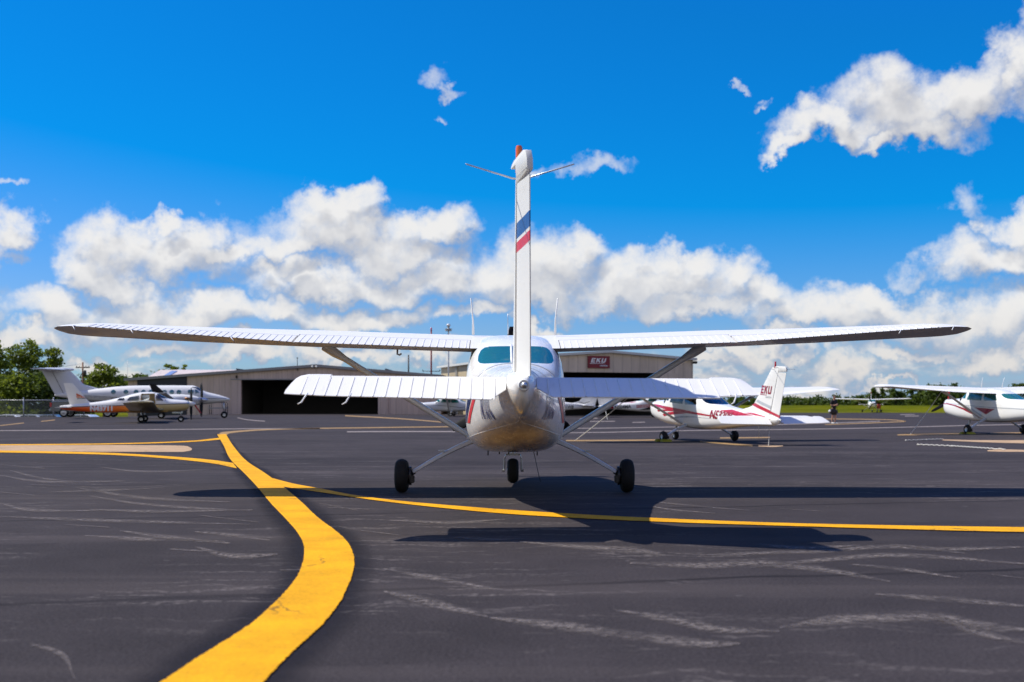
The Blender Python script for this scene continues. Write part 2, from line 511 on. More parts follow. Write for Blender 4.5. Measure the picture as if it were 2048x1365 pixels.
def elevator_mesh(sgn):
    """hinge line on local y = 0, trailing edge towards -y"""
    bm = bmesh.new()
    ch = lin([0.1, 0.225, 1.45, 1.72], [0.42, 0.43, 0.375, 0.335])
    def section(x, yf, yt, h0=0.026):
        ys = [yf + (yt - yf) * k / 7 for k in range(8)]
        def h(y):
            if y > 0: return h0 * math.sqrt(max(0.0, 1 - (y / max(yf, 1e-3)) ** 2)) + 0.002 if yf > 0.02 else h0
            return 0.003 + (h0 - 0.003) * (1 - (y / yt)) ** 0.9
        return [Vector((sgn * x, y, h(y))) for y in ys] + [Vector((sgn * x, y, -h(y))) for y in reversed(ys)]
    xs = [0.115, 0.15, 0.19, 0.225, .6, 1.0, 1.44]
    rows = []
    for x in xs:
        yt = -ch(x) if x >= 0.225 else -(0.20 + (ch(.225) - 0.20) * (x - 0.115) / 0.11)
        rows.append(section(x, 0.012, yt))
    bm_grid(bm, rows, True, True, True)
    rows = []
    for x, yf, yt in ((1.445, .10, -.375), (1.55, .10, -.36), (1.62, .092, -.353), (1.67, .05, -.348), (1.70, -.04, -.344), (1.725, -.16, -.34), (1.74, -.27, -.336)):
        rows.append(section(x, yf, yt, 0.030 if yf > 0 else 0.022))
    bm_grid(bm, rows, True, True, True)
    for k in range(17):        # pressed stiffening beads
        x = 0.20 + 0.0885 * k
        if x > 1.70: break
        c = ch(x); rr = []
        for q in range(5):
            y = -0.03 - (c - 0.03 + 0.006) * q / 4
            hz = 0.003 + 0.023 * (1 + max(y, -c) / c) ** 0.9
            rr.append([Vector((sgn * (x + dx), y, hz + dz)) for dx, dz in ((-.008, -.002), (-.002, .006), (.003, .006), (.008, -.002))])
        bm_grid(bm, rr)
    return done(bm, 'elevator', True, True, 40)

def fin_mesh():
    bm = bmesh.new(); rows = []
    for z in (1.10, 1.16, 1.2, 1.26, 1.32, 1.4, 1.46, 1.52, 1.8, 2.1, 2.4, 2.66, 2.72, 2.74):
        le, hi = fin_chord(max(z, 1.2)); us = [0, .02, .06, .13, .25, .4, .6, .8, 1]
        r = []
        sh = 1.0 if z < 2.7 else 0.6
        for u in us: r.append(Vector((fin_x(le + (hi - le) * u, max(z, 1.2)) * sh, le + (hi - le) * u, z)))
        for u in reversed(us): r.append(Vector((-fin_x(le + (hi - le) * u, max(z, 1.2)) * sh, le + (hi - le) * u, z)))
        rows.append(r)
    bm_grid(bm, rows, True, True, True)
    return done(bm, 'fin', True, True, 40)

RH = Vector((0, -4.135, 1.22)); RAX = Vector((0, -0.40, 1.54)).normalized()
def rudder_mesh():
    """relative to the lower hinge; colours: 0 white 1 blue 2 red"""
    bm = bmesh.new(); rows = []
    def hin(z): return -4.135 - 0.26 * (z - 1.22)
    for z in [1.19, 1.25, 1.5, 1.8, 2.1, 2.4, 2.595]:
        h = hin(z); te = lin([1.19, 2.6], [-4.575, -4.87])(z); zt = z if z > 1.2 else z - 0.0
        r = []
        prof = ((0, .016), (.06, .023), (.25, .020), (.6, .011), (1, .004))
        for u, t in prof: r.append(Vector((t, h + (te - h) * u, zt)))
        for u, t in reversed(prof): r.append(Vector((-t, h + (te - h) * u, zt)))
        rows.append(r)
    bm_grid(bm, rows, True, True, True)
    for zc, no in ((2.355, 1), (2.245, 1), (2.222, 1), (2.15, 1)):
        bmesh.ops.bisect_plane(bm, geom=list(bm.verts) + list(bm.edges) + list(bm.faces), dist=1e-5, plane_co=(0, -4.85, zc), plane_no=(0, 0.09, 1))
    for f in bm.faces:
        c = f.calc_center_median(); z = c.z + 0.09 * (c.y + 4.85)
        if 2.245 < z < 2.355: f.material_index = 1
        elif 2.15 < z < 2.222: f.material_index = 2
    for v in bm.verts: v.co -= RH
    return done(bm, 'rudder', True, True, 35)
def cap_mesh():
    """rudder cap with the balance horn reaching over the fin"""
    bm = bmesh.new()
    out = [(-4.885, 2.625), (-4.895, 2.70), (-4.86, 2.765), (-4.78, 2.785), (-4.6, 2.785), (-4.42, 2.78), (-4.33, 2.765), (-4.30, 2.745), (-4.48, 2.745), (-4.50, 2.60)]
    rows = []
    for x, s in ((-.040, .93), (-.034, .985), (0, 1.0), (.034, .985), (.040, .93)):
        rows.append([Vector((x * .62, -4.62 + (y + 4.62) * s, 2.69 + (z - 2.69) * s)) for y, z in out])
    bm_grid(bm, rows, True, True, True)
    for k in range(10):
        c = Vector((-.0255, -4.87 + k * .037, 2.64)); bm_box(bm, c - Vector((.003, .005, .005)), c + Vector((.003, .005, .005)), 0)
    for v in bm.verts: v.co -= RH
    return done(bm, 'rudder_cap', True, True, 40)

def wheel_meshes(r, w, rim):
    bm = bmesh.new()
    prof = []
    for k in range(17):
        t = math.pi * k / 16
        prof.append((-w / 2 * math.cos(t), rim + (r - rim) * abs(math.sin(t)) ** 0.55))
    prof = [(-w * .28, rim * .97)] + prof + [(w * .28, rim * .97)]
    bm_lathe(bm, prof, 'x', n=36)
    for x in (-.2, 0, .2):      # tread grooves
        for v in bm.verts:
            if abs(v.co.x - x * w) < w * .03: v.co.y *= .985; v.co.z *= .985
    ty = done(bm, 'tyre', True, True, 50)
    bm = bmesh.new()
    bm_lathe(bm, [(-w * .52, .0), (-w * .52, rim * .35), (-w * .40, rim * .5), (-w * .44, rim * .98), (-w * .36, rim * 1.03), (w * .36, rim * 1.03), (w * .44, rim * .98), (w * .40, rim * .5), (w * .52, rim * .35), (w * .52, 0)], 'x', n=28)
    return ty, done(bm, 'rim', True, True, 40)

def add_wheel(parent, loc, r, w, rim, key, scale=1.0, name='wheel'):
    ty, ri = lib('wheel' + key, lambda: wheel_meshes(r, w, rim))
    o = link(name, ty, M['rubber'], parent, loc)
    link('rim', ri, M['alu'], o)
    return o

def blade_mesh(R0=0.95, wide=0.085, r0=0.10):
    bm = bmesh.new(); rows = []
    for k in range(10):
        t = k / 9; r = r0 + (R0 - r0) * t
        w = wide * (0.55 + 0.6 * math.sin(math.pi * min(1, t * 0.9 + 0.12)) ** 0.8) * (1 if t < .93 else .7)
        th = 0.022 * (1 - t) + 0.006; tw = R(52 - 34 * t)
        row = []
        for q in range(10):
            a = 2 * math.pi * q / 10; px, py = w * math.cos(a), th * math.sin(a)
            row.append(Vector((px * math.cos(tw) - py * math.sin(tw), px * math.sin(tw) + py * math.cos(tw), r)))
        rows.append(row)
    bm_grid(bm, rows, True, True, True)
    return done(bm, 'blade', True, True)

def gear_leg(sgn):
    A, B = Vector((sgn * .40, 0.03, .612)), Vector((sgn * 1.135, 0.0, .235))
    bm = bmesh.new(); rows = []
    for k in range(9):
        t = k / 8; p = A.lerp(B, t); p.z += 0.022 * math.sin(math.pi * t)
        hy = .10 - .045 * t; hz = .030 - .010 * t
        if t < .12: hz += .012; hy += .02
        up = Vector((sgn * .45, 0, .9))
        rows.append([p + Vector((0, a * hy, 0)) + up * (b * hz) for a, b in ((-1, -.7), (-.8, -1), (.8, -1), (1, -.7), (1, .7), (.8, 1), (-.8, 1), (-1, .7))])
    bm_grid(bm, rows, True, True, True)
    bm_box(bm, (min(sgn * .79, sgn * .83), -.075, .455), (max(sgn * .79, sgn * .83), -.055, .475))
    bm_box(bm, (min(sgn * .77, sgn * .85), -.09, .474), (max(sgn * .77, sgn * .85), -.05, .48))
    return done(bm, 'gear_leg', True, True, 40)

def strut_mesh(sgn):
    A, B = Vector((sgn * .505, .30, .62)), Vector((sgn * 2.17, .30, 1.655))
    bm = bmesh.new(); rows = []
    d = (B - A).normalized(); nrm = d.cross(Vector((0, 1, 0))).normalized()
    for k, t in enumerate((0, .04, .12, .5, .86, .93, 1.0)):
        p = A.lerp(B, t); c, h = (.088, .036) if .04 < t < .9 else (.075, .03)
        if t >= .93: c, h = .12, .055
        rows.append([p + Vector((0, c * math.cos(2 * math.pi * q / 16) - (0.02 if math.cos(2 * math.pi * q / 16) < 0 else 0), 0)) + nrm * (h * math.sin(2 * math.pi * q / 16)) for q in range(16)])
    bm_grid(bm, rows, True, True, True)
    return done(bm, 'wing_strut', True, True, 60)

def seats_mesh():
    bm = bmesh.new()
    for x in (-.25, .25):
        bm_box(bm, (x - .21, .25, .72), (x + .21, .75, .86), bevel=.04)
        bm_box(bm, (x - .21, .12, .80), (x + .21, .24, 1.38), bevel=.05)
        bm_box(bm, (x - .12, .12, 1.38), (x + .12, .20, 1.52), bevel=.03)
    bm_box(bm, (-.46, -.75, .72), (.46, -.3, .86), bevel=.04)
    bm_box(bm, (-.47, -.92, .78), (.47, -.76, 1.34), bevel=.05)
    bm_box(bm, (-.49, 1.48, 1.02), (.49, 1.62, 1.36), bevel=.03)
    bm_box(bm, (-.40, -.95, .64), (.40, 1.5, .68))
    return done(bm, 'seat', True, True, 40)

def nose_gear():
    bm = bmesh.new()
    bm_tube(bm, [(0, 1.62, .62), (0, 1.635, .45)], .035, 12)
    bm_tube(bm, [(0, 1.635, .45), (0, 1.64, .35)], .024, 12)
    bm_box(bm, (-.075, 1.60, .345), (.075, 1.68, .375), bevel=.01)
    for s in (-1, 1):
        bm_tube(bm, [(s * .03, 1.64, .36), (s * .09, 1.64, .355), (s * .108, 1.643, .30), (s * .108, 1.65, .155)], .0115, 8)
        bm_tube(bm, [(s * .10, 1.65, .155), (s * .135, 1.65, .155)], .016, 8)
    bm_box(bm, (-.03, 1.56, .40), (.03, 1.60, .52), bevel=.008)
    bm_box(bm, (-.11, 1.61, .55), (.09, 1.64, .57))
    return done(bm, 'nose_strut', True, True, 40)

def brake_mesh(sgn):
    bm = bmesh.new()
    x = sgn * 1.165
    bm_lathe(bm, [(x - .012, 0), (x - .012, .105), (x + .012, .105), (x + .012, 0)], 'x', (0, 0, .19), 24)
    bm_box(bm, (min(x, x - sgn * .05), -.115, .115), (max(x, x - sgn * .05), -.03, .20), bevel=.008)
    bm_tube(bm, [(sgn * 1.12, 0, .24), (sgn * 1.20, 0, .19)], .03, 10)
    bm_tube(bm, [(sgn * 1.13, -.05, .23), (sgn * 1.145, -.09, .19), (sgn * 1.13, -.07, .13)], .006, 6)
    return done(bm, 'brake', True, True, 40)

def fat(pts, r, n=8, name='rod'):
    bm = bmesh.new(); bm_tube(bm, pts, r, n); return done(bm, name, True, True)

def high_wing(name, label, group, loc, yaw, pitch=0.0, scale=1.0, body='white', glassm='tealglass', blades=(90, 210, 330),
              elev=(2, 2), rud=0.0, tail_roll=0.0, detail=True, fin_scale=1.0, nose_drop=0.0, fin_dx=0.0, rud_cols=None, beacon='redlens', spinner='white', cat='airplane'):
    root = empty(name, loc, (R(pitch), 0, R(yaw)), scale)
    tag(root, label, cat, group)
    S = lib('fus', fuselage_set); wm = M[body]; g = M[glassm]
    link('fuselage', S['body'], wm, root)
    for k in 'LR':
        d = link('door', S['door' + k], wm, root)
        link('side_window', S['w1' + k], g, d)
        link('side_window', S['w2' + k], g, root)
        link('quarter_window', S['w3' + k], g, root)
    rw = link('rear_window', S['rear'], g, root)
    link('windshield', S['wind'], g, root)
    link('seat', lib('seat', seats_mesh), M['seat'], root)
    for s, k in ((-1, 'L'), (1, 'R')):
        wmz = lib('wing' + k, lambda: wing_meshes(s)); ww = M['white_wing']
        w = link('wing', wmz['wing'], ww, root)
        link('flap', wmz['flap'], ww, w); link('aileron', wmz['aileron'], ww, w)
        link('wing_strut', lib('strut' + k, lambda: strut_mesh(s)), M['silver_grey'], root)
        st = link('stabilizer', lib('stab' + k, lambda: stab_mesh(s)), ww, root, (0, -4.15, 1.165), (0, R(tail_roll), 0))
        e = link('elevator', lib('elev' + k, lambda: elevator_mesh(s)), ww, st, (0, 0, 0), (R(elev[0 if s < 0 else 1]), 0, 0))
        lg = link('gear_leg', lib('leg' + k, lambda: gear_leg(s)), M['gearpaint'], root)
        link('brake', lib('brake' + k, lambda: brake_mesh(s)), M['dark'], lg)
        add_wheel(root, (s * 1.262, 0, .19), .19, .152, .085, 'main')
        link('strut_fairing', lib('cuff' + k, lambda: cuff_mesh(s)), M['silver_grey'], root)
        link('antenna', lib('ant' + k, lambda: fat([(s * .47, .30, 1.79), (s * .472, .27, 1.95), (s * .495, .20, 2.20)], [.016, .010, .006])), M['whiteplastic'], root)
    fn = link('tail_fin', lib('fin', fin_mesh), M['white_wing'], root, (fin_dx, 0, 1.2 * (1 - fin_scale)))
    fn.scale = (1, 1, fin_scale)
    link('beacon', lib('beacon', beacon_mesh), M[beacon], fn)
    rd = link('rudder', lib('rudder', rudder_mesh), None, fn)
    me = rd.data
    if not len(me.materials):
        for q in range(3): me.materials.append(M['white_wing'])
    cols = rud_cols or ('white_wing',) * 3
    for q in range(3):
        rd.material_slots[q].link = 'OBJECT'; rd.material_slots[q].material = M[cols[q]]
    rd.matrix_local = Matrix.Translation(RH) @ Matrix.Rotation(R(rud), 4, RAX)
    link('rudder_cap', lib('cap', cap_mesh), M['white_wing'], rd)
    for s in (-1, 1):
        link('antenna', lib('vor%d' % s, lambda: fat([(0, -4.28, 2.672), (s * .05, -4.31, 2.675), (s * .385, -4.70, 2.70)], [.007, .007, .005])), M['alu'], fn)
    link('tail_light', lib('tlight', tail_light), M['whiteplastic'], root)
    link('light_lens', lib('tlens', tail_lens), M['alu'], root)
    ng = link('nose_strut', lib('nose', nose_gear), M['alu'], root, (0, 0, -nose_drop))
    add_wheel(ng, (0, 1.65, .155), .155, .145, .07, 'nose', name='nose_wheel')
    pr = link('spinner', lib('spin', spinner_mesh), M[spinner], root, (0, 2.93, 1.12))
    for a in blades:
        link('propeller_blade', lib('blade', blade_mesh), M['prop'], pr, (0, .10, 0), (0, R(90 - a), 0))
    for s in (-1, 1): link('cowl_intake', lib('intake', intake_mesh), M['dark'], root, (s * .20, 0, 0))
    link('exhaust_pipe', lib('exhaust', exhaust_mesh), M['dark'], root)
    return root

def cuff_mesh(s):
    bm = bmesh.new()
    bm_box(bm, (min(s * .44, s * .535), -.08, .575), (max(s * .44, s * .535), .16, .66), bevel=.03)
    return done(bm, 'cuff', True, True, 40)
def beacon_mesh():
    bm = bmesh.new()
    bm_lathe(bm, [(2.72, 0), (2.72, .028), (2.80, .028), (2.80, .025), (2.90, .026), (2.92, .020), (2.925, 0)], 'z', (0, -4.30, 0), 18)
    return done(bm, 'beacon', True, True, 40)
def tail_light():
    bm = bmesh.new()
    bm_lathe(bm, [(-4.60, 0), (-4.60, .046), (-4.635, .045), (-4.645, .038), (-4.64, .030), (-4.64, 0)], 'y', (0.012, 0, 1.125), 18)
    return done(bm, 'tail_light', True, True, 40)
def tail_lens():
    bm = bmesh.new()
    bm_lathe(bm, [(-4.641, 0), (-4.641, .024), (-4.665, .022), (-4.68, .012), (-4.684, 0)], 'y', (0.012, 0, 1.125), 16)
    return done(bm, 'tail_lens', True, True, 40)
def spinner_mesh():
    bm = bmesh.new()
    bm_lathe(bm, [(0.0, 0), (0, .15), (.05, .155), (.14, .14), (.24, .09), (.30, .04), (.32, 0)], 'y', n=24)
    return done(bm, 'spinner', True, True, 40)
def intake_mesh():
    bm = bmesh.new()
    bm_lathe(bm, [(2.90, 0), (2.90, .075), (2.945, .075), (2.945, 0)], 'y', (0, 0, 1.09), 18)
    return done(bm, 'intake', True, True, 40)
def exhaust_mesh():
    bm = bmesh.new(); bm_tube(bm, [(.16, 2.25, .60), (.16, 2.22, .46)], .03, 10)
    return done(bm, 'exhaust', True, True, 40)
BLOCK = [   # E, K and U as plain block outlines in a unit box, each from convex pieces
    [[(0, 0), (.28, 0), (.28, 1), (0, 1)], [(.28, 0), (.95, 0), (.95, .22), (.28, .22)], [(.28, .40), (.80, .40), (.80, .60), (.28, .60)], [(.28, .78), (.95, .78), (.95, 1), (.28, 1)]],
    [[(0, 0), (.28, 0), (.28, 1), (0, 1)], [(.28, .36), (.40, .50), (1.0, 1), (.66, 1), (.28, .66)], [(.68, 0), (1.0, 0), (.60, .66), (.40, .50)]],
    [[(0, .16), (.28, .22), (.28, 1), (0, 1)], [(.72, .22), (1, .16), (1, 1), (.72, 1)], [(0, .16), (.14, 0), (.86, 0), (1, .16), (.72, .22), (.28, .22)]]]
# ------------------------------------------------------------------ the aeroplanes on the apron
HW = 'high-wing propeller planes on the apron'
main = high_wing('high_wing_airplane', 'large white high-wing plane seen from behind, blue and red bands on its rudder', HW,
                 (0.028, 12.9, 0), 0.57, elev=(20, 17), rud=10.5, tail_roll=0.45, rud_cols=('white_wing', 'blue', 'red'),
                 fin_dx=-0.018, beacon='orange')
fw = FUS.hw
for s in (-1, 1):
    decal('red_stripe', [[(-1.38, .80), (-1.14, .80), (-2.12, 1.22), (-2.36, 1.22)]], fw, M['red'], main, side=s)
    decal('blue_stripe', [[(-1.02, .80), (-.66, .80), (-1.66, 1.22), (-2.0, 1.22)]], fw, M['navy'], main, side=s)
    decal('blue_stripe', [[(-.60, 1.245), (-.60, 1.215), (2.5, 1.10), (2.5, 1.13)]], fw, M['navy'], main, side=s)
    y0 = -2.30 if s < 0 else -2.95
    side_text('registration', 'N1101C', y0, .865, .29, fw, s, M['navy'], main, squeeze=.44, bold=.03)
# shallow seam ridges and the dorsal fillet line behind the rear window
bm = bmesh.new()
for y in (-1.62, -2.45, -3.3, -3.95):
    ring = [p for p in FUS.ring(y, 64) if p.z > 1.08]
    ring.sort(key=lambda p: p.x)
    bm_tube(bm, [p + Vector((0, 0, .001)) for p in ring], .008 if y > -2 else .0025, 6)
    link('seam', done(bm, 'seam', True, True), M['greypaint'], main); bm = bmesh.new()
bm.free()
bm = bmesh.new()
for s in (-1, 1):       # lower body crease that runs from the legs to the tail
    pts = []
    for k in range(20):
        y = -.15 - 4.0 * k / 19; z = .60 + .30 * (k / 19) ** 1.1
        pts.append(Vector((s * (fw(y, z) + .001), y, z)))
    bm_tube(bm, pts, .003, 6)
link('seam', done(bm, 'seam', True, True), M['white'], main)
rw = [o for o in main.children if o.name.startswith('rear_window')][0]
link('window_post', fat([(-.045, -1.49, 1.395), (-.045, -1.10, 1.512), (-.045, -.80, 1.612)], .013), M['whiteplastic'], rw)
link('antenna', fat([(-.07, .25, 1.79), (-.075, .2, 2.02)], [.006, .003]), M['alu'], main)
link('antenna', fat([(.22, .55, .47), (.235, .30, .40), (.27, -.05, .20), (.29, -.12, .13)], .004), M['dark'], main)
for x, y, h in ((-.30, .3, .05), (-.17, .4, .04), (.27, .5, .06), (-.06, .6, .05)):
    link('drain', fat([(x, y, .47), (x, y - .01, .455 - h)], .007), M['dark'], main)
bm = bmesh.new()
bm_tube(bm, [(-1.36, .55, 1.66), (-1.36, .52, 1.575), (-1.33, .48, 1.565), (-1.31, .44, 1.575)], .011, 8)
link('pitot_tube', done(bm, 'pitot', True, True), M['alu'], main)
for s, xs in ((-1, (-1.57, -1.25)), (1, (1.57,))):      # static wicks
    for x in xs:
        st = [o for o in main.children if o.name.startswith('stabilizer') and o.children][0 if s < 0 else 1]
        el = st.children[0]
        link('static_wick', fat([(x, -.335, .006), (x - .004, -.38, .004), (x - .028, -.43, -.03), (x - .052, -.455, -.036)], [.006, .006, .006, .004], 6), M['whiteplastic'], el)
for s in (-1, 1):
    w = [o for o in main.children if o.name.startswith('wing') and 'strut' not in o.name][0 if s < 0 else 1]
    for x in ((4.80, 4.15, 3.05) if s < 0 else (4.80, 4.2)):
        c, yt, zt, i = WING(x)
        link('static_wick', fat([(s * x, yt + .02, zt + .004), (s * x, yt - .05, zt), (s * x + .05 * (1 if s < 0 else -1), yt - .13, zt - .045)], [.007, .006, .004], 6), M['whiteplastic'], w)
# tab on the starboard elevator
st = [o for o in main.children if o.name.startswith('stabilizer')][1]; el = st.children[0]
bm = bmesh.new()
bm_prism(bm, [(-.30, .0125), (-.43, .006), (-.43, -.004), (-.30, -.005)], .52, 1.44)
link('trim_tab', done(bm, 'trim_tab', False, True), M['white_wing'], el)

# --- plane with the red sweeps, to starboard
B = high_wing('high_wing_airplane', 'white high-wing plane with crimson swoosh stripes and short lettering on its fin', HW,
              (5.7, 35, gz(5.7, 35)), 19, 3.6, (.96, .96, .87), glassm='smokeglass', nose_drop=.10, blades=(130, 310), elev=(24, 22))
f3 = lambda y, z: max(fw(y, z) if FUS.at(y)[0] < z < FUS.at(y)[1] else 0, fin_x(y, z) if z > 1.2 else 0)
for s in (-1, 1):
    decal('swoosh', [[(2.78, 1.07), (2.62, 1.135), (2.1, 1.15), (1.0, 1.13), (-.3, 1.09), (-1.5, 1.04), (-2.3, 1.0), (-1.5, 1.0), (-.3, 1.0), (.6, 1.0), (1.4, 1.03), (2.0, 1.055), (2.6, 1.04)]], fw, M['crimson'], B, side=s)
    decal('swoosh', [[(2.08, .945), (2.0, .895), (1.5, .955), (.8, 1.0), (.8, 1.03), (1.2, 1.03), (1.7, 1.0)]], fw, M['crimson'], B, side=s)
    decal('swoosh', [[(1.62, .83), (1.5, .765), (1.0, .86), (.4, .935), (-.1, .99), (.7, 1.0), (1.2, .93)]], fw, M['crimson'], B, side=s)
    decal('grey_swoosh', [[(1.1, .74), (1.0, .70), (.2, .82), (-.6, .895), (-1.6, .93), (-.5, .925), (.3, .875)]], fw, M['greypaint'], B, side=s)
    decal('tail_stripe', [[(-1.9, 1.24), (-2.35, 1.29), (-3.1, 1.215), (-3.9, 1.15), (-4.3, 1.135), (-4.3, 1.06), (-3.7, 1.05), (-2.9, 1.08)]], fw, M['crimson'], B, side=s, off=.006)
    decal('tail_stripe', [[(-3.0, 1.235), (-3.3, 1.265), (-4.05, 1.20), (-4.05, 1.16)]], fw, M['crimson'], B, side=s, off=.006)
    fin = [o for o in B.children if o.name.startswith('tail_fin')][0]
    decal('tail_stripe', [[(-3.12, 1.50), (-3.32, 1.57), (-4.17, 1.39), (-4.16, 1.29)]], fin_x, M['crimson'], fin, side=s, off=.004)
    decal('grey_stripe', [[(-3.36, 1.62), (-3.46, 1.69), (-4.20, 1.53), (-4.18, 1.44)]], fin_x, M['greypaint'], fin, side=s, off=.004)
    side_text('registration', 'N53208', -1.45 if s < 0 else -2.95, .945, .27, fw, s, M['maroon'], B, shear=.2, squeeze=.82, bold=.035)
    decal('lettering', [[(-3.60 - s2, z) if s < 0 else (-4.22 + s2, z) for s2, z in ((p[0] * .17 + (p[1] * .05) + q * .20, 1.90 + p[1] * .25) for p in pc)] for q, L in enumerate(BLOCK) for pc in L], fin_x, M['maroon'], fin, side=s, off=.008, step=.04)
    decal('underline', [[(-3.57, 1.855), (-3.95, 1.85), (-3.95, 1.868), (-3.57, 1.88)]], fin_x, M['maroon'], fin, side=s)
    side_text('lettering', 'AVIATION', -3.90 if s < 0 else -4.2, 1.775, .055, fin_x, s, M['greypaint'], fin, bold=.02, squeeze=.8)
    rd = [o for o in fin.children if o.name.startswith('rudder') and 'cap' not in o.name][0]
    bm = bmesh.new()
    bm.faces.new([bm.verts.new((s * t, -RH.y * 0 + y, z)) for y, z, t in ((-.02, .16, .043), (-.02, .085, .043), (-.48, -.03, .010), (-.49, .05, .010))])
    link('tail_stripe', done(bm, 'tail_stripe', False, False), M['crimson'], rd)

# --- plane with the maroon pennant, cut by the right edge
Cp = high_wing('high_wing_airplane', 'white high-wing plane with a maroon triangle under its windows, farthest to the right', HW,
               (18.5, 44, gz(18.5, 44)), 14.5, 2.2, .98, nose_drop=.06, blades=(205, 325, 88))
for s in (-1, 1):
    decal('maroon_line', [[(2.86, 1.10), (2.5, 1.115), (1.9, 1.07), (1.2, .95), (.5, .76), (.42, .69), (.6, .70), (1.3, .89), (1.95, 1.02), (2.5, 1.07), (2.86, 1.06)]], fw, M['maroon'], Cp, side=s)
    decal('maroon_triangle', [[(.62, 1.02), (-.62, 1.0), (-.10, .77)]], fw, M['maroon'], Cp, side=s)
    decal('grey_line', [[(2.7, 1.16), (1.4, 1.10), (0, 1.07), (-2.5, 1.07), (-2.5, 1.045), (0, 1.04), (1.4, 1.07), (2.7, 1.14)]], fw, M['greypaint'], Cp, side=s)
    decal('grey_line', [[(1.15, 1.05), (.95, 1.05), (-.02, .66), (.12, .66)]], fw, M['greypaint'], Cp, side=s)
b = [o for o in Cp.children if o.name.startswith('spinner')][0].children[2]
b.scale = (1, 1, .66)
[o for o in Cp.children if o.name.startswith('spinner')][0].children[0].scale = (.7, .7, .92)
b.material_slots[0].material = M['red']; b['label'] = 'upright blade in a red cover'

# --- far plane facing the camera by the grass
pD = Vector((49.6, 158.5, gz(49.6, 158.5)))
D = high_wing('high_wing_airplane', 'small distant white high-wing plane facing the camera at the grass edge', HW, tuple(pD), 164, 1.5, nose_drop=.05, blades=(60, 180, 300))
for s in (-1, 1):
    decal('dark_band', [[(2.8, .92), (1.5, .98), (-1.0, .90), (-1.0, .80), (1.5, .85), (2.8, .76)]], fw, M['blackpaint'], D, side=s)

# --- registration N504MA, in front of the right hangar
E = high_wing('high_wing_airplane', 'white high-wing plane with red trim marked N504MA, nose to the right', HW, (11.75, 94, 0), -88, 3.0, nose_drop=.09, blades=(0, 120, 240))
finE = [o for o in E.children if o.name.startswith('tail_fin')][0]
for s in (-1, 1):
    side_text('registration', 'N504MA', -3.35 if s > 0 else -1.75, .855, .27, fw, s, M['blackpaint'], E, squeeze=.9, bold=.03)
    for z in (.84, .93, 1.02):
        decal('red_stripe', [[(-1.6, z), (-1.6, z + .055), (.6, z + .085), (.6, z + .03)]], fw, M['crimson'], E, side=s)
    decal('red_stripe', [[(-3.45, .88), (-3.45, 1.13), (-4.2, 1.16), (-4.2, .96)]], fw, M['crimson'], E, side=s)
    decal('black_sweep', [[(-1.4, .67), (-.6, .86), (.4, .98), (.4, .80), (-.6, .64)]], fw, M['blackpaint'], E, side=s)
    decal('red_stripe', [[(-2.75, 1.40), (-3.0, 1.44), (-4.1, 2.6), (-4.22, 2.5), (-3.3, 1.5)]], fin_x, M['crimson'], finE, side=s)
    decal('red_stripe', [[(-1.6, 1.30), (-1.6, 1.36), (-3.0, 1.285), (-3.0, 1.25)]], fw, M['crimson'], E, side=s)
# --- registration ..41WB
F = high_wing('high_wing_airplane', 'white high-wing plane with black ribbon marks and lettering 41WB, nose to the left', HW, (2.45, 98, 0), 91, 3.0, nose_drop=.09, blades=(0, 120, 240))
finF = [o for o in F.children if o.name.startswith('tail_fin')][0]
for s in (-1, 1):
    side_text('registration', 'N41WB', -1.6 if s < 0 else -2.95, .83, .27, fw, s, M['blackpaint'], F, squeeze=.85, bold=.03, shear=.15)
    for dz in (0, .09):
        decal('black_ribbon', [[(-2.0, 1.17 + dz), (-2.9, 1.14 + dz), (-3.6, 1.03 + dz * 1.2), (-4.1, 1.16 + dz), (-3.6, 1.07 + dz * 1.2), (-2.9, 1.17 + dz), (-2.0, 1.19 + dz)]], fw, M['blackpaint'], F, side=s)
    decal('black_ribbon', [[(-3.2, 1.42), (-3.6, 1.30), (-4.1, 1.48), (-4.1, 1.53), (-3.6, 1.36), (-3.2, 1.46)]], fin_x, M['blackpaint'], finF, side=s)
# --- nose of another one beside the near plane's tail
Gp = high_wing('high_wing_airplane', 'pale grey high-wing plane with its nose left between the two hangars', HW, (-5.35, 103, 0), 86, 1.5, scale=.92, body='silver_grey', nose_drop=.05, blades=(10, 190))
for s in (-1, 1):
    decal('black_ribbon', [[(1.8, 1.0), (.4, .96), (-.8, .83), (-1.6, 1.0), (-.8, .88), (.4, 1.0), (1.8, 1.03)]], fw, M['blackpaint'], Gp, side=s)

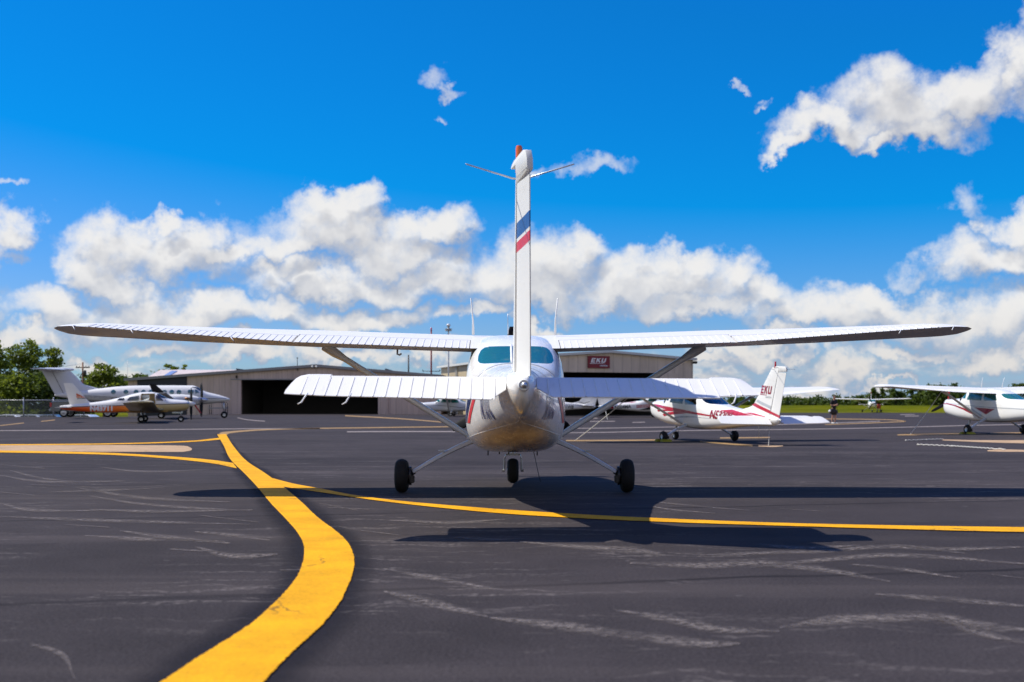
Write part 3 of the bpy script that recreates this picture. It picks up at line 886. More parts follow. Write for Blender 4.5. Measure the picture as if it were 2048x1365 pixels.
# ------------------------------------------------------------------ low-wing single with the orange flank (nose +y)
M['goldpaint'] = None
def piper_paint():
    m, t, b = nt('white_orange_gold_livery'); w = N(t)
    tc = t.nodes.new('ShaderNodeTexCoord').outputs['Object']; sp = w('ShaderNodeSeparateXYZ', {0: tc})
    y, z = sp.outputs[1], sp.outputs[2]
    line = w.math('MULTIPLY_ADD', y, 0.030, 1.045)
    h = w.math('SUBTRACT', z, line)
    g = w.ramp(y, -3.6, 0.9, 0, 1, False)
    rc = t.nodes.new('ShaderNodeValToRGB'); t.links.new(g, rc.inputs[0])
    rc.color_ramp.elements[0].color = (.80, .085, .010, 1); rc.color_ramp.elements[1].color = (.56, .41, .17, 1)
    e = rc.color_ramp.elements.new(.5); e.color = (.86, .17, .014, 1)
    e = rc.color_ramp.elements.new(.75); e.color = (.80, .32, .03, 1)
    low = w.ramp(z, w.math('MULTIPLY_ADD', y, .05, .70), w.math('MULTIPLY_ADD', y, .05, .62)) if False else w.ramp(w.math('MULTIPLY_ADD', y, -.05, z), .70, .58)
    c = w.mix(w.math('MULTIPLY', low, .5), rc.outputs[0], (.46, .36, .16))
    c = w.mix(w.ramp(h, -.07, -.065, 0, 1, False), c, (.03, .012, .01))
    c = w.mix(w.ramp(h, -.022, -.017, 0, 1, False), c, (.78, .76, .71))
    nz = w.noise(tc, 4, 5, .6)
    c = w.mix(w.ramp(nz, .5, .8, 0, .18), c, (.3, .26, .2))
    t.links.new(c, b.inputs['Base Color'])
    b.inputs['Roughness'].default_value = .28; b.inputs['Coat Weight'].default_value = .3
    return m
M['signpaint'] = plain('white_letter_paint', (.82, .81, .78), .35); M['piper'] = piper_paint(); M['goldpaint'] = plain('gold_paint', (.44, .34, .15), .35, coat=.3)
M['goldtrim'] = plain('gold_interior', (.35, .20, .04), .7); M['orangepaint'] = plain('orange_paint', (.62, .09, .01), .35)
PF = Fuse([(-4.5, .83, .93, .03, .88, 2, 2), (-4.35, .74, .97, .06, .88, 2, 2), (-4.0, .69, 1.01, .11, .86, 2.2, 2.2), (-3.0, .60, 1.11, .23, .84, 2.6, 2.3), (-2.0, .55, 1.25, .37, .86, 3.2, 2.4),
           (-1.2, .56, 1.44, .48, .92, 3.2, 2.6), (-.5, .54, 1.64, .54, .95, 3.3, 2.8), (0, .535, 1.735, .56, .96, 3.3, 3), (.5, .54, 1.745, .56, .96, 3.3, 3), (.8, .545, 1.68, .56, .96, 3.2, 3),
           (1.15, .56, 1.50, .54, .95, 3, 2.8), (1.5, .575, 1.345, .52, .95, 2.9, 2.6), (2.0, .62, 1.30, .46, .97, 2.7, 2.5), (2.4, .70, 1.255, .38, 1.0, 2.5, 2.4), (2.55, .80, 1.20, .28, 1.02, 2.3, 2.3)])
P = empty('low_wing_airplane', (G(284, 846).x - .52, 66.2, 0), (0, 0, R(-76)))
tag(P, 'low-wing plane with orange to gold flank marked N43711, cabin door open', 'airplane')
bm = PF.bm([-4.5 + 7.05 * k / 80 for k in range(81)], 56)
tR = lambda c: c.x > .15
tL = lambda c: c.x < -.15
pw = {}
for k, tst in (('R', tR), ('L', tL)):
    pw[k] = [cut_panel(bm, round_poly(q, .05), 'x', tst) for q in ([(-1.42, 1.25), (-.98, 1.24), (-.98, 1.40), (-1.28, 1.38)], [(-.85, 1.235), (-.18, 1.23), (-.18, 1.54), (-.72, 1.44)], [(.74, 1.25), (1.18, 1.23), (.92, 1.50), (.74, 1.58)])]
pw['door'] = cut_panel(bm, round_poly([(-.08, .98), (.66, .98), (.66, 1.66), (-.08, 1.64)], .06), 'x', tR)
pw['lw'] = cut_panel(bm, round_poly([(-.08, 1.23), (.66, 1.23), (.66, 1.6), (-.08, 1.58)], .06), 'x', tL)
pw['ws'] = cut_panel(bm, round_poly([(-.46, 1.37), (.46, 1.37), (.40, 1.64), (-.40, 1.64)], .06), 'y', lambda c: .8 < c.y < 1.6 and c.z > 1.3)
link('fuselage', done(bm, 'fuselage', True, False), M['piper'], P)
link('windshield', done(pw['ws'], 'windshield', True, False), M['smokeglass'], P)
link('side_window', done(pw['lw'], 'side_window', True, False), M['clearglass'], P)
for k in 'RL':
    for q in pw[k]: link('side_window', done(q, 'side_window', True, False), M['clearglass'], P)
pw['door'].free()
bm = bmesh.new()        # the open door, hinged at its front edge and swung out over the wing
bm_prism(bm, [(-.72, 1.0), (0, 1.0), (0, 1.28), (-.06, 1.28), (-.06, 1.60), (0, 1.66), (-.70, 1.64), (-.72, 1.28)], -.012, .012)
dr = link('door', done(bm, 'door', True, True, 30), M['goldtrim'], P, (.57, .70, 0), (0, 0, R(68)))
bm = bmesh.new()
bm_box(bm, (-.45, -.9, .60), (.45, 1.4, .66)); bm_box(bm, (-.45, -.05, .66), (-.05, .45, .85), bevel=.03); bm_box(bm, (.05, -.05, .66), (.45, .45, .85), bevel=.03)
bm_box(bm, (-.45, -.2, .8), (-.05, -.06, 1.4), bevel=.04); bm_box(bm, (.05, -.2, .8), (.45, -.06, 1.4), bevel=.04); bm_box(bm, (-.48, 1.2, 1.0), (.48, 1.3, 1.32), bevel=.03)
link('seat', done(bm, 'seat', True, True, 40), M['goldtrim'], P)
def piper_fin(z):
    t = (z - .95) / (2.24 - .95)
    return -2.75 - 1.05 * t + (.55 * ((1.25 - z) / .3) ** 2 if z < 1.25 else 0), -3.95 - .35 * t
rows = []
for z in (.93, 1.0, 1.1, 1.18, 1.25, 1.6, 2.0, 2.2, 2.24):
    a, e = piper_fin(z); us = [0, .03, .1, .3, .6, 1]; s2 = .8 if z > 2.22 else 1
    hx = [s2 * .05 * (1 - .4 * (z - .93)) * q for q in (.05, .4, .75, 1, .7, .06)]
    rows.append([Vector((h, a + (e - a) * u, z)) for u, h in zip(us, hx)] + [Vector((-h, a + (e - a) * u, z)) for u, h in reversed(list(zip(us, hx)))])
bm = bmesh.new(); bm_grid(bm, rows, True, True, True)
pf = link('tail_fin', done(bm, 'tail_fin', True, True, 40), M['cream'], P)
for s in (-1, 1):
    px_ = lambda y, z: .052
    decal('orange_emblem', [[(-3.62, 1.66), (-3.60, 1.52), (-3.15, 1.44)], [(-3.62, 1.49), (-3.60, 1.42), (-3.0, 1.40)]], px_, M['orangepaint'], pf, side=s, off=.002)
    decal('dark_emblem', [[(-3.58, 1.37), (-3.57, 1.335), (-2.95, 1.375), (-2.95, 1.39)]], px_, M['dark'], pf, side=s, off=.002)
    side_text('registration', 'N43711', (-2.86 if s > 0 else -1.32), .665, .265, PF.hw, s, M['signpaint'], P, squeeze=1.02, bold=.06, slope=.0)
rows = []; bm = bmesh.new()
for s in (-1, 1):
    rows = [[Vector((s * x, y, z)) for y, z in foil_loop(.72, -4.55, .87, 0, 0, 1, 8, naca(.09, 0))] for x in (0, 1.0, 1.9, 1.95)]
    bm_grid(bm, rows, True, True, True)
link('stabilizer', done(bm, 'stabilizer', True, True, 40), M['cream'], P)
for s in (-1, 1):
    rows = []; bm = bmesh.new()
    for x, c, yt in ((.2, 1.95, -.72), (.55, 1.92, -.72), (.95, 1.62, -.70), (2.5, 1.60, -.70), (4.95, 1.60, -.70), (5.15, 1.50, -.68), (5.22, 1.30, -.62)):
        rows.append([Vector((s * x, y, z)) for y, z in foil_loop(c, yt, .60 + .096 * x, R(2), 0, 1, 12, naca(.13 if x < 5.1 else .06, .02))])
    bm_grid(bm, rows, True, True, True)
    w = link('wing', done(bm, 'wing', True, True, 40), M['goldpaint'], P)
    for q, x in enumerate((1.55,)):
        bm = bmesh.new(); bm_tube(bm, [(s * x, 0, .75), (s * x, 0, .20)], .035, 8)
        lg = link('gear_leg', done(bm, 'gear_leg', True, True), M['alu'], P)
        add_wheel(P, (s * 1.55, 0, .205), .205, .17, .09, 'pmain')
bm = bmesh.new(); bm_tube(bm, [(0, 2.08, .8), (0, 2.1, .16)], .03, 8)
ng = link('nose_strut', done(bm, 'nose_strut', True, True), M['alu'], P)
add_wheel(ng, (0, 2.1, .185), .185, .14, .08, 'pnose')
pr = link('spinner', lib('spin', spinner_mesh), M['cream'], P, (0, 2.55, 1.06)); pr.scale = (1, 1.2, 1)
for a in (90, 270): link('propeller_blade', lib('blade', blade_mesh), M['prop'], pr, (0, .10, 0), (0, R(90 - a), 0))

# ------------------------------------------------------------------ twin turboprop with the T tail (nose +y)
K = empty('twin_engine_airplane', (G(316, 838).x - .5, 86.0, 0), (0, 0, R(-74)), .955)
tag(K, 'large white twin turboprop plane with T tail and round cabin windows', 'airplane')
KF = Fuse([(-7.85, 1.74, 1.84, .04, 1.79, 2, 2), (-7.2, 1.62, 1.98, .14, 1.80, 2, 2), (-6, 1.44, 2.14, .30, 1.80, 2, 2), (-4.6, 1.26, 2.32, .48, 1.82, 2, 2), (-3.2, 1.12, 2.48, .63, 1.82, 2.1, 2.1), (-1.8, 1.04, 2.56, .70, 1.82, 2.2, 2.1),
           (1.6, 1.03, 2.585, .70, 1.82, 2.2, 2.1), (2.3, 1.03, 2.585, .70, 1.82, 2.2, 2.1), (2.6, 1.04, 2.52, .68, 1.80, 2.2, 2.2), (3.0, 1.07, 2.27, .62, 1.72, 2.2, 2.2), (3.3, 1.10, 2.12, .56, 1.66, 2.1, 2.1), (4.2, 1.20, 1.88, .40, 1.56, 2, 2), (4.9, 1.34, 1.67, .21, 1.50, 2, 2), (5.2, 1.46, 1.54, .05, 1.50, 2, 2)])
bm = KF.bm([-7.85 + 13.05 * k / 90 for k in range(91)], 56)
kws = cut_panel(bm, round_poly([(-.52, 2.16), (.52, 2.16), (.46, 2.46), (-.46, 2.46)], .06), 'y', lambda c: 2.3 < c.y < 3.5 and c.z > 2.0)
kw = []
for s in (-1, 1):
    tst = lambda c, s=s: c.x * s > .25
    for y in (-3.55, -2.63, -1.88, -1.34, -.80, -.26, .22, .76, 1.30):
        r = .185
        kw.append(cut_panel(bm, [(y + r * math.cos(2 * math.pi * q / 14), 2.05 + r * math.sin(2 * math.pi * q / 14)) for q in range(14)], 'x', tst))
    kw.append(cut_panel(bm, round_poly([(1.95, 1.93), (2.42, 1.93), (2.42, 2.24), (1.98, 2.24)], .07), 'x', tst))
    kw.append(cut_panel(bm, round_poly([(2.50, 1.93), (2.86, 1.98), (2.66, 2.25), (2.50, 2.28)], .04), 'x', tst))
link('fuselage', done(bm, 'fuselage', True, False), M['white_wing'], K)
link('windshield', done(kws, 'windshield', True, False), M['smokeglass'], K)
for q in kw: link('cabin_window', done(q, 'cabin_window', True, False), M['paleglass'], K)
bm = bmesh.new(); bm_box(bm, (-.6, -6, 1.3), (.6, 2.2, 1.36)); 
for y in (-2.2, -1.1, 0, 1.1):
    for x in (-.4, .4): bm_box(bm, (x - .2, y - .1, 1.36), (x + .2, y + .1, 2.1), bevel=.05)
link('seat', done(bm, 'seat', True, True, 40), M['seat'], K)
for s in (-1, 1):
    decal('dark_stripe', [[(-6.6, 1.80), (-3.0, 1.58), (2.0, 1.52), (2.0, 1.555), (-3.0, 1.625), (-6.6, 1.83)], [(-6.2, 1.70), (-3.0, 1.47), (2.0, 1.42), (2.0, 1.435), (-3.0, 1.495), (-6.2, 1.72)], [(2.9, 1.52), (4.9, 1.55), (4.9, 1.575), (2.9, 1.57)]], KF.hw, M['blackpaint'], K, side=s, step=.2)
def kfin(z):
    t = (z - 1.8) / (3.72 - 1.8)
    le = lin([1.8, 2.16, 2.3, 2.62, 3.72], [-3.2, -3.6, -4.6, -5.72, -6.75])(z)
    return le, -7.78 - 1.0 * t
rows = []
for z in (1.8, 2.0, 2.16, 2.22, 2.3, 2.45, 2.62, 3.0, 3.4, 3.72):
    a, e = kfin(z); us = [0, .02, .08, .25, .55, .8, 1]; hx = [.10 * (1 - .25 * (z - 1.8) / 1.9) * q for q in (.04, .3, .6, 1, .85, .5, .06)]
    rows.append([Vector((h, a + (e - a) * u, z)) for u, h in zip(us, hx)] + [Vector((-h, a + (e - a) * u, z)) for u, h in reversed(list(zip(us, hx)))])
bm = bmesh.new(); bm_grid(bm, rows, True, True, True)
kf = link('tail_fin', done(bm, 'tail_fin', True, True, 40), M['silver_grey'], K)
decal('rudder_line', [[(-7.18, 1.95), (-7.21, 1.95), (-7.98, 3.55), (-7.95, 3.55)]], lambda y, z: .082, M['dark'], kf, side=1, step=.3)
bm = bmesh.new()
for s in (-1, 1):
    rows = [[Vector((s * x, y, z)) for y, z in foil_loop(c, yt, 3.74, 0, 0, 1, 10, naca(.11, 0))] for x, c, yt in ((0, 1.75, -8.75), (.3, 1.7, -8.78), (2.6, 1.0, -9.3), (2.8, .8, -9.3))]
    bm_grid(bm, rows, True, True, True)
bm_lathe(bm, [(-9.0, 0), (-8.9, .05), (-8.4, .14), (-7.2, .15), (-6.5, .08), (-6.4, 0)], 'y', (0, 0, 3.76), 16)
link('stabilizer', done(bm, 'stabilizer', True, True, 40), M['silver_grey'], K)
for s in (-1, 1):
    rows = []; bm = bmesh.new()
    for x, c, yt in ((.1, 2.2, -1.0), (2.6, 2.1, -.95), (3.4, 1.9, -.9), (8.0, 1.05, -.55), (8.7, .95, -.5)):
        rows.append([Vector((s * x, y, z)) for y, z in foil_loop(c, yt, 1.12 + .09 * x, R(2), 0, 1, 12, naca(.15, .02))])
    bm_grid(bm, rows, True, True, True)
    w = link('wing', done(bm, 'wing', True, True, 40), M['white_wing'], K)
    bm = bmesh.new(); x0 = s * 8.68
    rows = [[Vector((x0 + s * .18 * t + dx * (1 - .6 * t), y0 - .5 * t + c * (1 - .5 * t), 1.92 + .62 * t)) for dx, c in ((0, .36), (.035, .1), (.025, -.3), (0, -.45), (-.025, -.3), (-.035, .1))] for t in (0, .3, .7, 1.0) for y0 in (0.0,)]
    bm_grid(bm, rows, True, True, True)
    link('winglet', done(bm, 'winglet', True, True, 40), M['blackpaint'] if s > 0 else M['white_wing'], w)  # near winglet's shade put into its black colour; the far one stays white
    NAC = Fuse([(-1.0, 1.25, 1.35, .05, 1.3, 2, 2), (-.3, 1.0, 1.62, .30, 1.32, 2.2, 2.2), (.8, .93, 1.84, .42, 1.38, 2.3, 2.3), (1.8, .92, 1.86, .43, 1.42, 2.3, 2.3), (2.6, .98, 1.80, .40, 1.45, 2.2, 2.2), (3.1, 1.06, 1.70, .32, 1.45, 2.1, 2.1), (3.3, 1.18, 1.62, .22, 1.44, 2, 2)], s * 2.6)
    bm = NAC.bm([-1.0 + 4.3 * k / 30 for k in range(31)], 32)
    nc = link('engine_nacelle', done(bm, 'engine_nacelle', True, False), M['white_wing'], K, (0, -.45, 0))
    decal('dark_stripe', [[(-.6, 1.40), (3.2, 1.34), (3.2, 1.365), (-.6, 1.425)]], NAC.hw, M['blackpaint'], nc, side=s, x0=s * 2.6, step=.2)
    bm = bmesh.new(); bm_tube(bm, [(s * 2.98, 2.55, 1.52), (s * 3.10, 2.45, 1.54), (s * 3.16, 2.2, 1.54)], [.10, .11, .11], 12, .8)
    link('exhaust_pipe', done(bm, 'exhaust_pipe', True, True), plain('exhaust_bronze', (.28, .12, .04), .35, metal=.7) if s < 0 else bpy.data.materials['exhaust_bronze'], nc)
    bm = bmesh.new(); bm_prism(bm, [(2.4, 1.02), (3.0, 1.06), (2.7, 1.32)], s * 2.98, s * 3.02); bm_tube(bm, [(s * 2.9, 2.9, 1.1), (s * 3.0, 3.25, .62), (s * 2.95, 3.38, .42)], .03, 6)
    link('intake_cover', done(bm, 'intake_cover', True, True, 30), M['red'], nc)
    sp = link('spinner', lib('kspin', lambda: kspin()), M['alu'], nc, (s * 2.6, 3.3, 1.44)) if False else None
    bm = bmesh.new(); bm_lathe(bm, [(0, 0), (0, .22), (.1, .22), (.35, .15), (.6, .05), (.66, 0)], 'y', n=20)
    sp = link('spinner', done(bm, 'spinner', True, True, 40), M['alu'], nc, (s * 2.6, 3.3, 1.44))
    for a in (90, 180, 270, 0): link('propeller_blade', lib('kblade', lambda: blade_mesh(1.32, .13, .15)), M['prop'], sp, (0, .14, 0), (0, R(88 - a), 0))
    bm = bmesh.new(); bm_tube(bm, [(s * 2.6, .1, 1.1), (s * 2.6, 0, .27)], .06, 8)
    lg = link('gear_leg', done(bm, 'gear_leg', True, True), M['alu'], K)
    for dx in (-.17, .17): add_wheel(lg, (s * 2.6 + dx, 0, .26), .26, .17, .12, 'kmain')
bm = bmesh.new(); bm_tube(bm, [(0, 4.7, 1.4), (0, 4.75, .27)], .05, 8); bm_tube(bm, [(0, 4.5, 1.3), (0, 4.72, .75)], .03, 6)
ng = link('nose_strut', done(bm, 'nose_strut', True, True), M['alu'], K)
add_wheel(ng, (0, 4.75, .27), .27, .16, .12, 'knose')
# ------------------------------------------------------------------ terrain, paving, paint
def sheet(name, xs, ys, dz, mat, skip=None):
    bm = bmesh.new(); V = {}
    def v(i, j):
        if (i, j) not in V: V[i, j] = bm.verts.new((xs[i], ys[j], gz(xs[i], ys[j]) + dz))
        return V[i, j]
    for i in range(len(xs) - 1):
        for j in range(len(ys) - 1):
            if skip and skip(.5 * (xs[i] + xs[i + 1]), .5 * (ys[j] + ys[j + 1])): continue
            bm.faces.new((v(i, j), v(i + 1, j), v(i + 1, j + 1), v(i, j + 1)))
    o = link(name, done(bm, name, True, False), mat); o['kind'] = 'structure'
    return o

def asphalt():
    m, t, b = nt('worn_asphalt'); w = N(t)
    tc = t.nodes.new('ShaderNodeTexCoord').outputs['Object']; sp = w('ShaderNodeSeparateXYZ', {0: tc})
    x, y = sp.outputs[0], sp.outputs[1]
    big = w.noise(tc, .22, 5, .6); med = w.noise(tc, 1.7, 6, .65); fine = w.noise(tc, 60, 3, .6); grit = w.noise(tc, 230, 2, .5)
    f = w.math('ADD', w.ramp(big, .3, .7, .82, 1.12), w.ramp(med, .3, .7, -.09, .09))
    f = w.math('ADD', f, w.ramp(fine, .25, .75, -.36, .36))
    f = w.math('ADD', f, w.ramp(grit, .3, .7, -.32, .38))
    lane = w.math('FLOOR', w.math('MULTIPLY', w.math('MULTIPLY_ADD', x, -.22, y), 1 / 4.45))
    wn = w('ShaderNodeTexWhiteNoise', noise_dimensions='1D'); t.links.new(lane, wn.inputs['W'])
    f = w.math('ADD', f, w.ramp(wn.outputs['Value'], 0, 1, -.09, .09, False))
    base = w.mix(1.0, (.043, .036, .0365), w('ShaderNodeCombineColor', {0: f, 1: f, 2: f}).outputs[0], 'MULTIPLY')
    # paver-lane seams
    wob = w.math('MULTIPLY', w.math('SUBTRACT', w.noise(tc, .5, 3), .5), .35)
    q = w.math('ADD', w.math('MULTIPLY_ADD', x, -.22, y), wob)
    fr = w.math('ABSOLUTE', w.math('SUBTRACT', w.math('FRACT', w.math('MULTIPLY_ADD', q, 1 / 4.45, -.40 + .5)), .5))
    seam = w.ramp(fr, .013, .004)
    seam = w.math('MULTIPLY', seam, w.ramp(w.noise(tc, .8, 4), .3, .6, .35, .85))
    base = w.mix(seam, base, (.016, .0135, .014))
    # pale scuffs where the surface was scraped, several directions
    tot = None
    wrp = w.vec('ADD', tc, w.vec('MULTIPLY', w.vec('SUBTRACT', w.noise(tc, 1.3, 4, .6, 1), (.5, .5, .5)), (.75, .75, 0)))
    for k, (rot, sc, off, thr) in enumerate(((.55, (.55, 4.2, 1), 3.1, .60), (.95, (.6, 5.0, 1), 11.3, .615), (-.45, (.7, 6, 1), 27.7, .625), (.12, (.42, 6.5, 1), 41.2, .595), (1.5, (.6, 6, 1), 55.1, .64))):
        vv = w.mapping(wrp, sc, (0, 0, rot), (off, off * .7, 0))
        n1 = w.noise(vv, 1.15, 3, .55)
        e = w.ramp(n1, thr, thr + .06)
        tot = e if tot is None else w.math('MAXIMUM', tot, e)
    brk = w.ramp(w.noise(tc, 22, 4, .7), .40, .62)
    zone = w.ramp(w.noise(w.mapping(tc, (1, 1, 1), (0, 0, 0), (5.2, 1.7, 0)), .30, 3, .6), .44, .58)
    sc = w.math('MULTIPLY', w.math('MULTIPLY', tot, brk), zone)
    near = w.ramp(y, 60, 18)
    sc = w.math('MULTIPLY', sc, near, clamp=True)
    base = w.mix(w.math('MULTIPLY', sc, .42), base, (.26, .225, .205))
    # scattered pale stones and faint far streaks
    st = w.ramp(w.noise(tc, 9, 2, .5), .73, .77)
    base = w.mix(w.math('MULTIPLY', st, .35), base, (.18, .16, .15))
    sp2 = w.math('MULTIPLY', w.ramp(w.noise(tc, 95, 2, .5), .66, .74), near)
    base = w.mix(w.math('MULTIPLY', sp2, .40), base, (.17, .15, .145))
    lng = w.ramp(w.noise(w.mapping(tc, (.05, 1.1, 1), (0, 0, .06)), 1.0, 4, .6), .52, .68)
    base = w.mix(w.math('MULTIPLY', lng, .16), base, (.14, .115, .105))
    # thin dark cracks
    vo = w('ShaderNodeTexVoronoi', {'Vector': w.vec('ADD', tc, w.vec('SCALE', w.noise(tc, 1.2, 4, .6, 1), (0, 0, 0))), 'Scale': .12}); vo.feature = 'DISTANCE_TO_EDGE'
    t.links.new(base, b.inputs['Base Color'])
    b.inputs['Roughness'].default_value = .9; b.inputs['Specular IOR Level'].default_value = .10
    bn = w('ShaderNodeBump', {'Strength': .55, 'Distance': .006, 'Height': w.math('ADD', grit, fine)})
    t.links.new(bn.outputs[0], b.inputs['Normal'])
    return m

def paint_mat(name, col, wear=.25, crack=True, ragged=.09):
    m, t, b = nt(name); w = N(t)
    tc = t.nodes.new('ShaderNodeTexCoord').outputs['Object']
    med = w.noise(tc, 2.2, 5, .6); fine = w.noise(tc, 70, 3, .6)
    f = w.math('ADD', w.ramp(med, .3, .7, .80, 1.06), w.ramp(fine, .3, .7, -.12, .07))
    c = w.mix(1.0, col, w('ShaderNodeCombineColor', {0: f, 1: f, 2: f}).outputs[0], 'MULTIPLY')
    c = w.mix(w.math('MULTIPLY', w.ramp(w.noise(tc, 26, 5, .75), .56, .70), wear), c, (.07, .06, .05))
    tyre = w.math('MULTIPLY', w.ramp(w.noise(w.mapping(tc, (.5, 5, 1), (0, 0, .5)), 1.0, 4, .6), .56, .70), w.ramp(w.noise(tc, 45, 3, .7), .35, .6))
    c = w.mix(w.math('MULTIPLY', tyre, wear * .7), c, (.10, .075, .05))
    if crack:
        wv = w.vec('ADD', tc, w.vec('SCALE', w.noise(tc, 3.0, 4, .65, 1), (0, 0, 0)))
        vm = [n for n in t.nodes if n.type == 'VECT_MATH' and n.operation == 'SCALE'][-1]; vm.inputs['Scale'].default_value = .35
        vo = w('ShaderNodeTexVoronoi', {'Vector': wv, 'Scale': .9}); vo.feature = 'DISTANCE_TO_EDGE'
        k = w.math('MULTIPLY', w.ramp(vo.outputs['Distance'], .012, .003), w.ramp(w.noise(tc, .7, 3), .50, .62))
        c = w.mix(w.math('MULTIPLY', k, .75), c, (.05, .035, .02))
    uv = w('ShaderNodeSeparateXYZ', {0: t.nodes.new('ShaderNodeTexCoord').outputs['UV']}).outputs[1]
    edge = w.math('MINIMUM', uv, w.math('SUBTRACT', 1.0, uv))
    rag = w.math('MULTIPLY', w.math('SUBTRACT', w.noise(tc, 30, 5, .7), .36), ragged)
    t.links.new(w.math('GREATER_THAN', edge, rag), b.inputs['Alpha'])
    t.links.new(c, b.inputs['Base Color']); b.inputs['Roughness'].default_value = .78; b.inputs['Specular IOR Level'].default_value = .15
    bn = w('ShaderNodeBump', {'Strength': .4, 'Distance': .004, 'Height': w.noise(tc, 160, 3)})
    t.links.new(bn.outputs[0], b.inputs['Normal'])
    return m

def grass_mat():
    m, t, b = nt('meadow_grass'); w = N(t)
    tc = t.nodes.new('ShaderNodeTexCoord').outputs['Object']
    n1 = w.noise(w.mapping(tc, (.06, .03, 1)), 1, 6, .65); n2 = w.noise(tc, 2.0, 5, .7)
    c = w.mix(w.ramp(n1, .35, .65), (.065, .078, .001), (.135, .135, .002))
    c = w.mix(w.ramp(n2, .45, .75, 0, .5), c, (.042, .052, .002))
    t.links.new(c, b.inputs['Base Color']); b.inputs['Roughness'].default_value = 1; b.inputs['Specular IOR Level'].default_value = .02
    return m
M['asphalt'] = asphalt(); M['grass'] = grass_mat()
M['yellow'] = paint_mat('yellow_line_paint', (.80, .375, .002), .3)
M['oldyellow'] = paint_mat('faded_yellow_line_paint', (.35, .22, .095), .35, False)
M['oldwhite'] = paint_mat('faded_white_line_paint', (.27, .225, .20), .4, False)
M['concrete'] = paint_mat('tan_concrete', (.49, .325, .185), .3)  # plain tan base colour of the concrete
def soft_strip_mat(name, col, strength, breakup):
    m, t, b = nt(name); w = N(t)
    tc = t.nodes.new('ShaderNodeTexCoord')
    uv = w('ShaderNodeSeparateXYZ', {0: tc.outputs['UV']}).outputs[1]; ob = tc.outputs['Object']
    edge = w.ramp(w.math('MINIMUM', uv, w.math('SUBTRACT', 1.0, uv)), .02, .30 if not breakup else .48)
    if breakup:
        a = w.math('MULTIPLY', w.ramp(w.noise(ob, 24, 5, .75), .36, .64), w.ramp(w.noise(ob, 3.0, 3, .6), .30, .58, .25, 1.0))
        a = w.math('MULTIPLY', a, edge)
    else:
        a = w.math('MULTIPLY', edge, w.ramp(w.noise(ob, 2.5, 4, .6), .25, .65, .55, 1.0))
    t.links.new(w.math('MULTIPLY', a, strength), b.inputs['Alpha'])
    f = w.ramp(w.noise(ob, 120, 3), .3, .7, .7, 1.25)
    t.links.new(w.mix(1.0, col, w('ShaderNodeCombineColor', {0: f, 1: f, 2: f}).outputs[0], 'MULTIPLY'), b.inputs['Base Color'])
    b.inputs['Roughness'].default_value = .9; b.inputs['Specular IOR Level'].default_value = .1
    return m
M['seal'] = soft_strip_mat('black_sealer', (.020, .0185, .024), .75, False)
M['scuff'] = soft_strip_mat('scraped_pale_aggregate', (.235, .20, .18), .80, True)

def rng(a, b, n): return [a + (b - a) * k / n for k in range(n + 1)]
gx = [-3000, -1500, -700, -350, -200, -130] + rng(-100, 140, 48) + [170, 220, 300, 450, 800, 1600, 3000]
gy = [-800, -300, -100, -40] + rng(-20, 95, 23) + [97, 98] + rng(99, 119, 20) + rng(125, 260, 27) + [280, 310, 350, 420, 520, 700, 1000, 1600, 3000]
sheet('ground', gx, gy, -.06, M['grass'])
sheet('apron', rng(-76.5, 130.5, 138), [-18 + 168 * k / 112 for k in range(77)] + [97.2, 98] + [-18 + 168 * k / 112 for k in range(78, 113)], 0, M['asphalt'], lambda x, y: (x < -33 and y > 97.9))

def strip(name, L, Rr, mat, h=.006, sub=6, kind='structure', widen=0.0, as_bm=None):
    """ribbon between two lists of ground points (as photo pixels)"""
    def path(P):
        q = [G(*p) for p in P]; s = [0.0]
        for a, b in zip(q, q[1:]): s.append(s[-1] + max((b - a).length, 1e-4))
        s = [k / s[-1] for k in s]; fx, fy = pchip(s, [p.x for p in q]), pchip(s, [p.y for p in q])
        # parametrise by index so both edges stay paired
        n = len(P) * sub
        return [(fx(k / n), fy(k / n)) for k in range(n + 1)]
    A, B = path(L), path(Rr)
    n = min(len(A), len(B))
    A = [A[round(k * (len(A) - 1) / (n - 1))] for k in range(n)]; B = [B[round(k * (len(B) - 1) / (n - 1))] for k in range(n)]
    bm = as_bm or bmesh.new(); rows = []; al_ = 0.0; us_ = []
    for (ax, ay), (bx, by) in zip(A, B):
        if widen:
            i_ = len(rows); d = Vector((bx - ax, by - ay)); d = d.normalized() * widen
            ax, ay, bx, by = ax - d.x, ay - d.y, bx + d.x, by + d.y
        rows.append([Vector((ax + (bx - ax) * k / 4, ay + (by - ay) * k / 4, 0)) for k in range(5)])
    for r in rows:
        for p in r: p.z = gz(p.x, p.y) + h
    for k, r in enumerate(rows):
        if k: al_ += (r[2] - rows[k - 1][2]).length
        us_.append(al_)
    uvl = bm.loops.layers.uv.verify()
    n0 = len(bm.faces); V_ = bm_grid(bm, rows); where = {v: (us_[i], j / 4) for i, q in enumerate(V_) for j, v in enumerate(q)}
    bm.faces.ensure_lookup_table()
    for f in bm.faces[n0:]:
        for l in f.loops: l[uvl].uv = where[l.vert]
    if as_bm: return
    o = link(name, done(bm, name, True, True), mat); o['kind'] = kind
    if o.data.polygons[0].normal.z < 0: o.data.flip_normals()
    return o

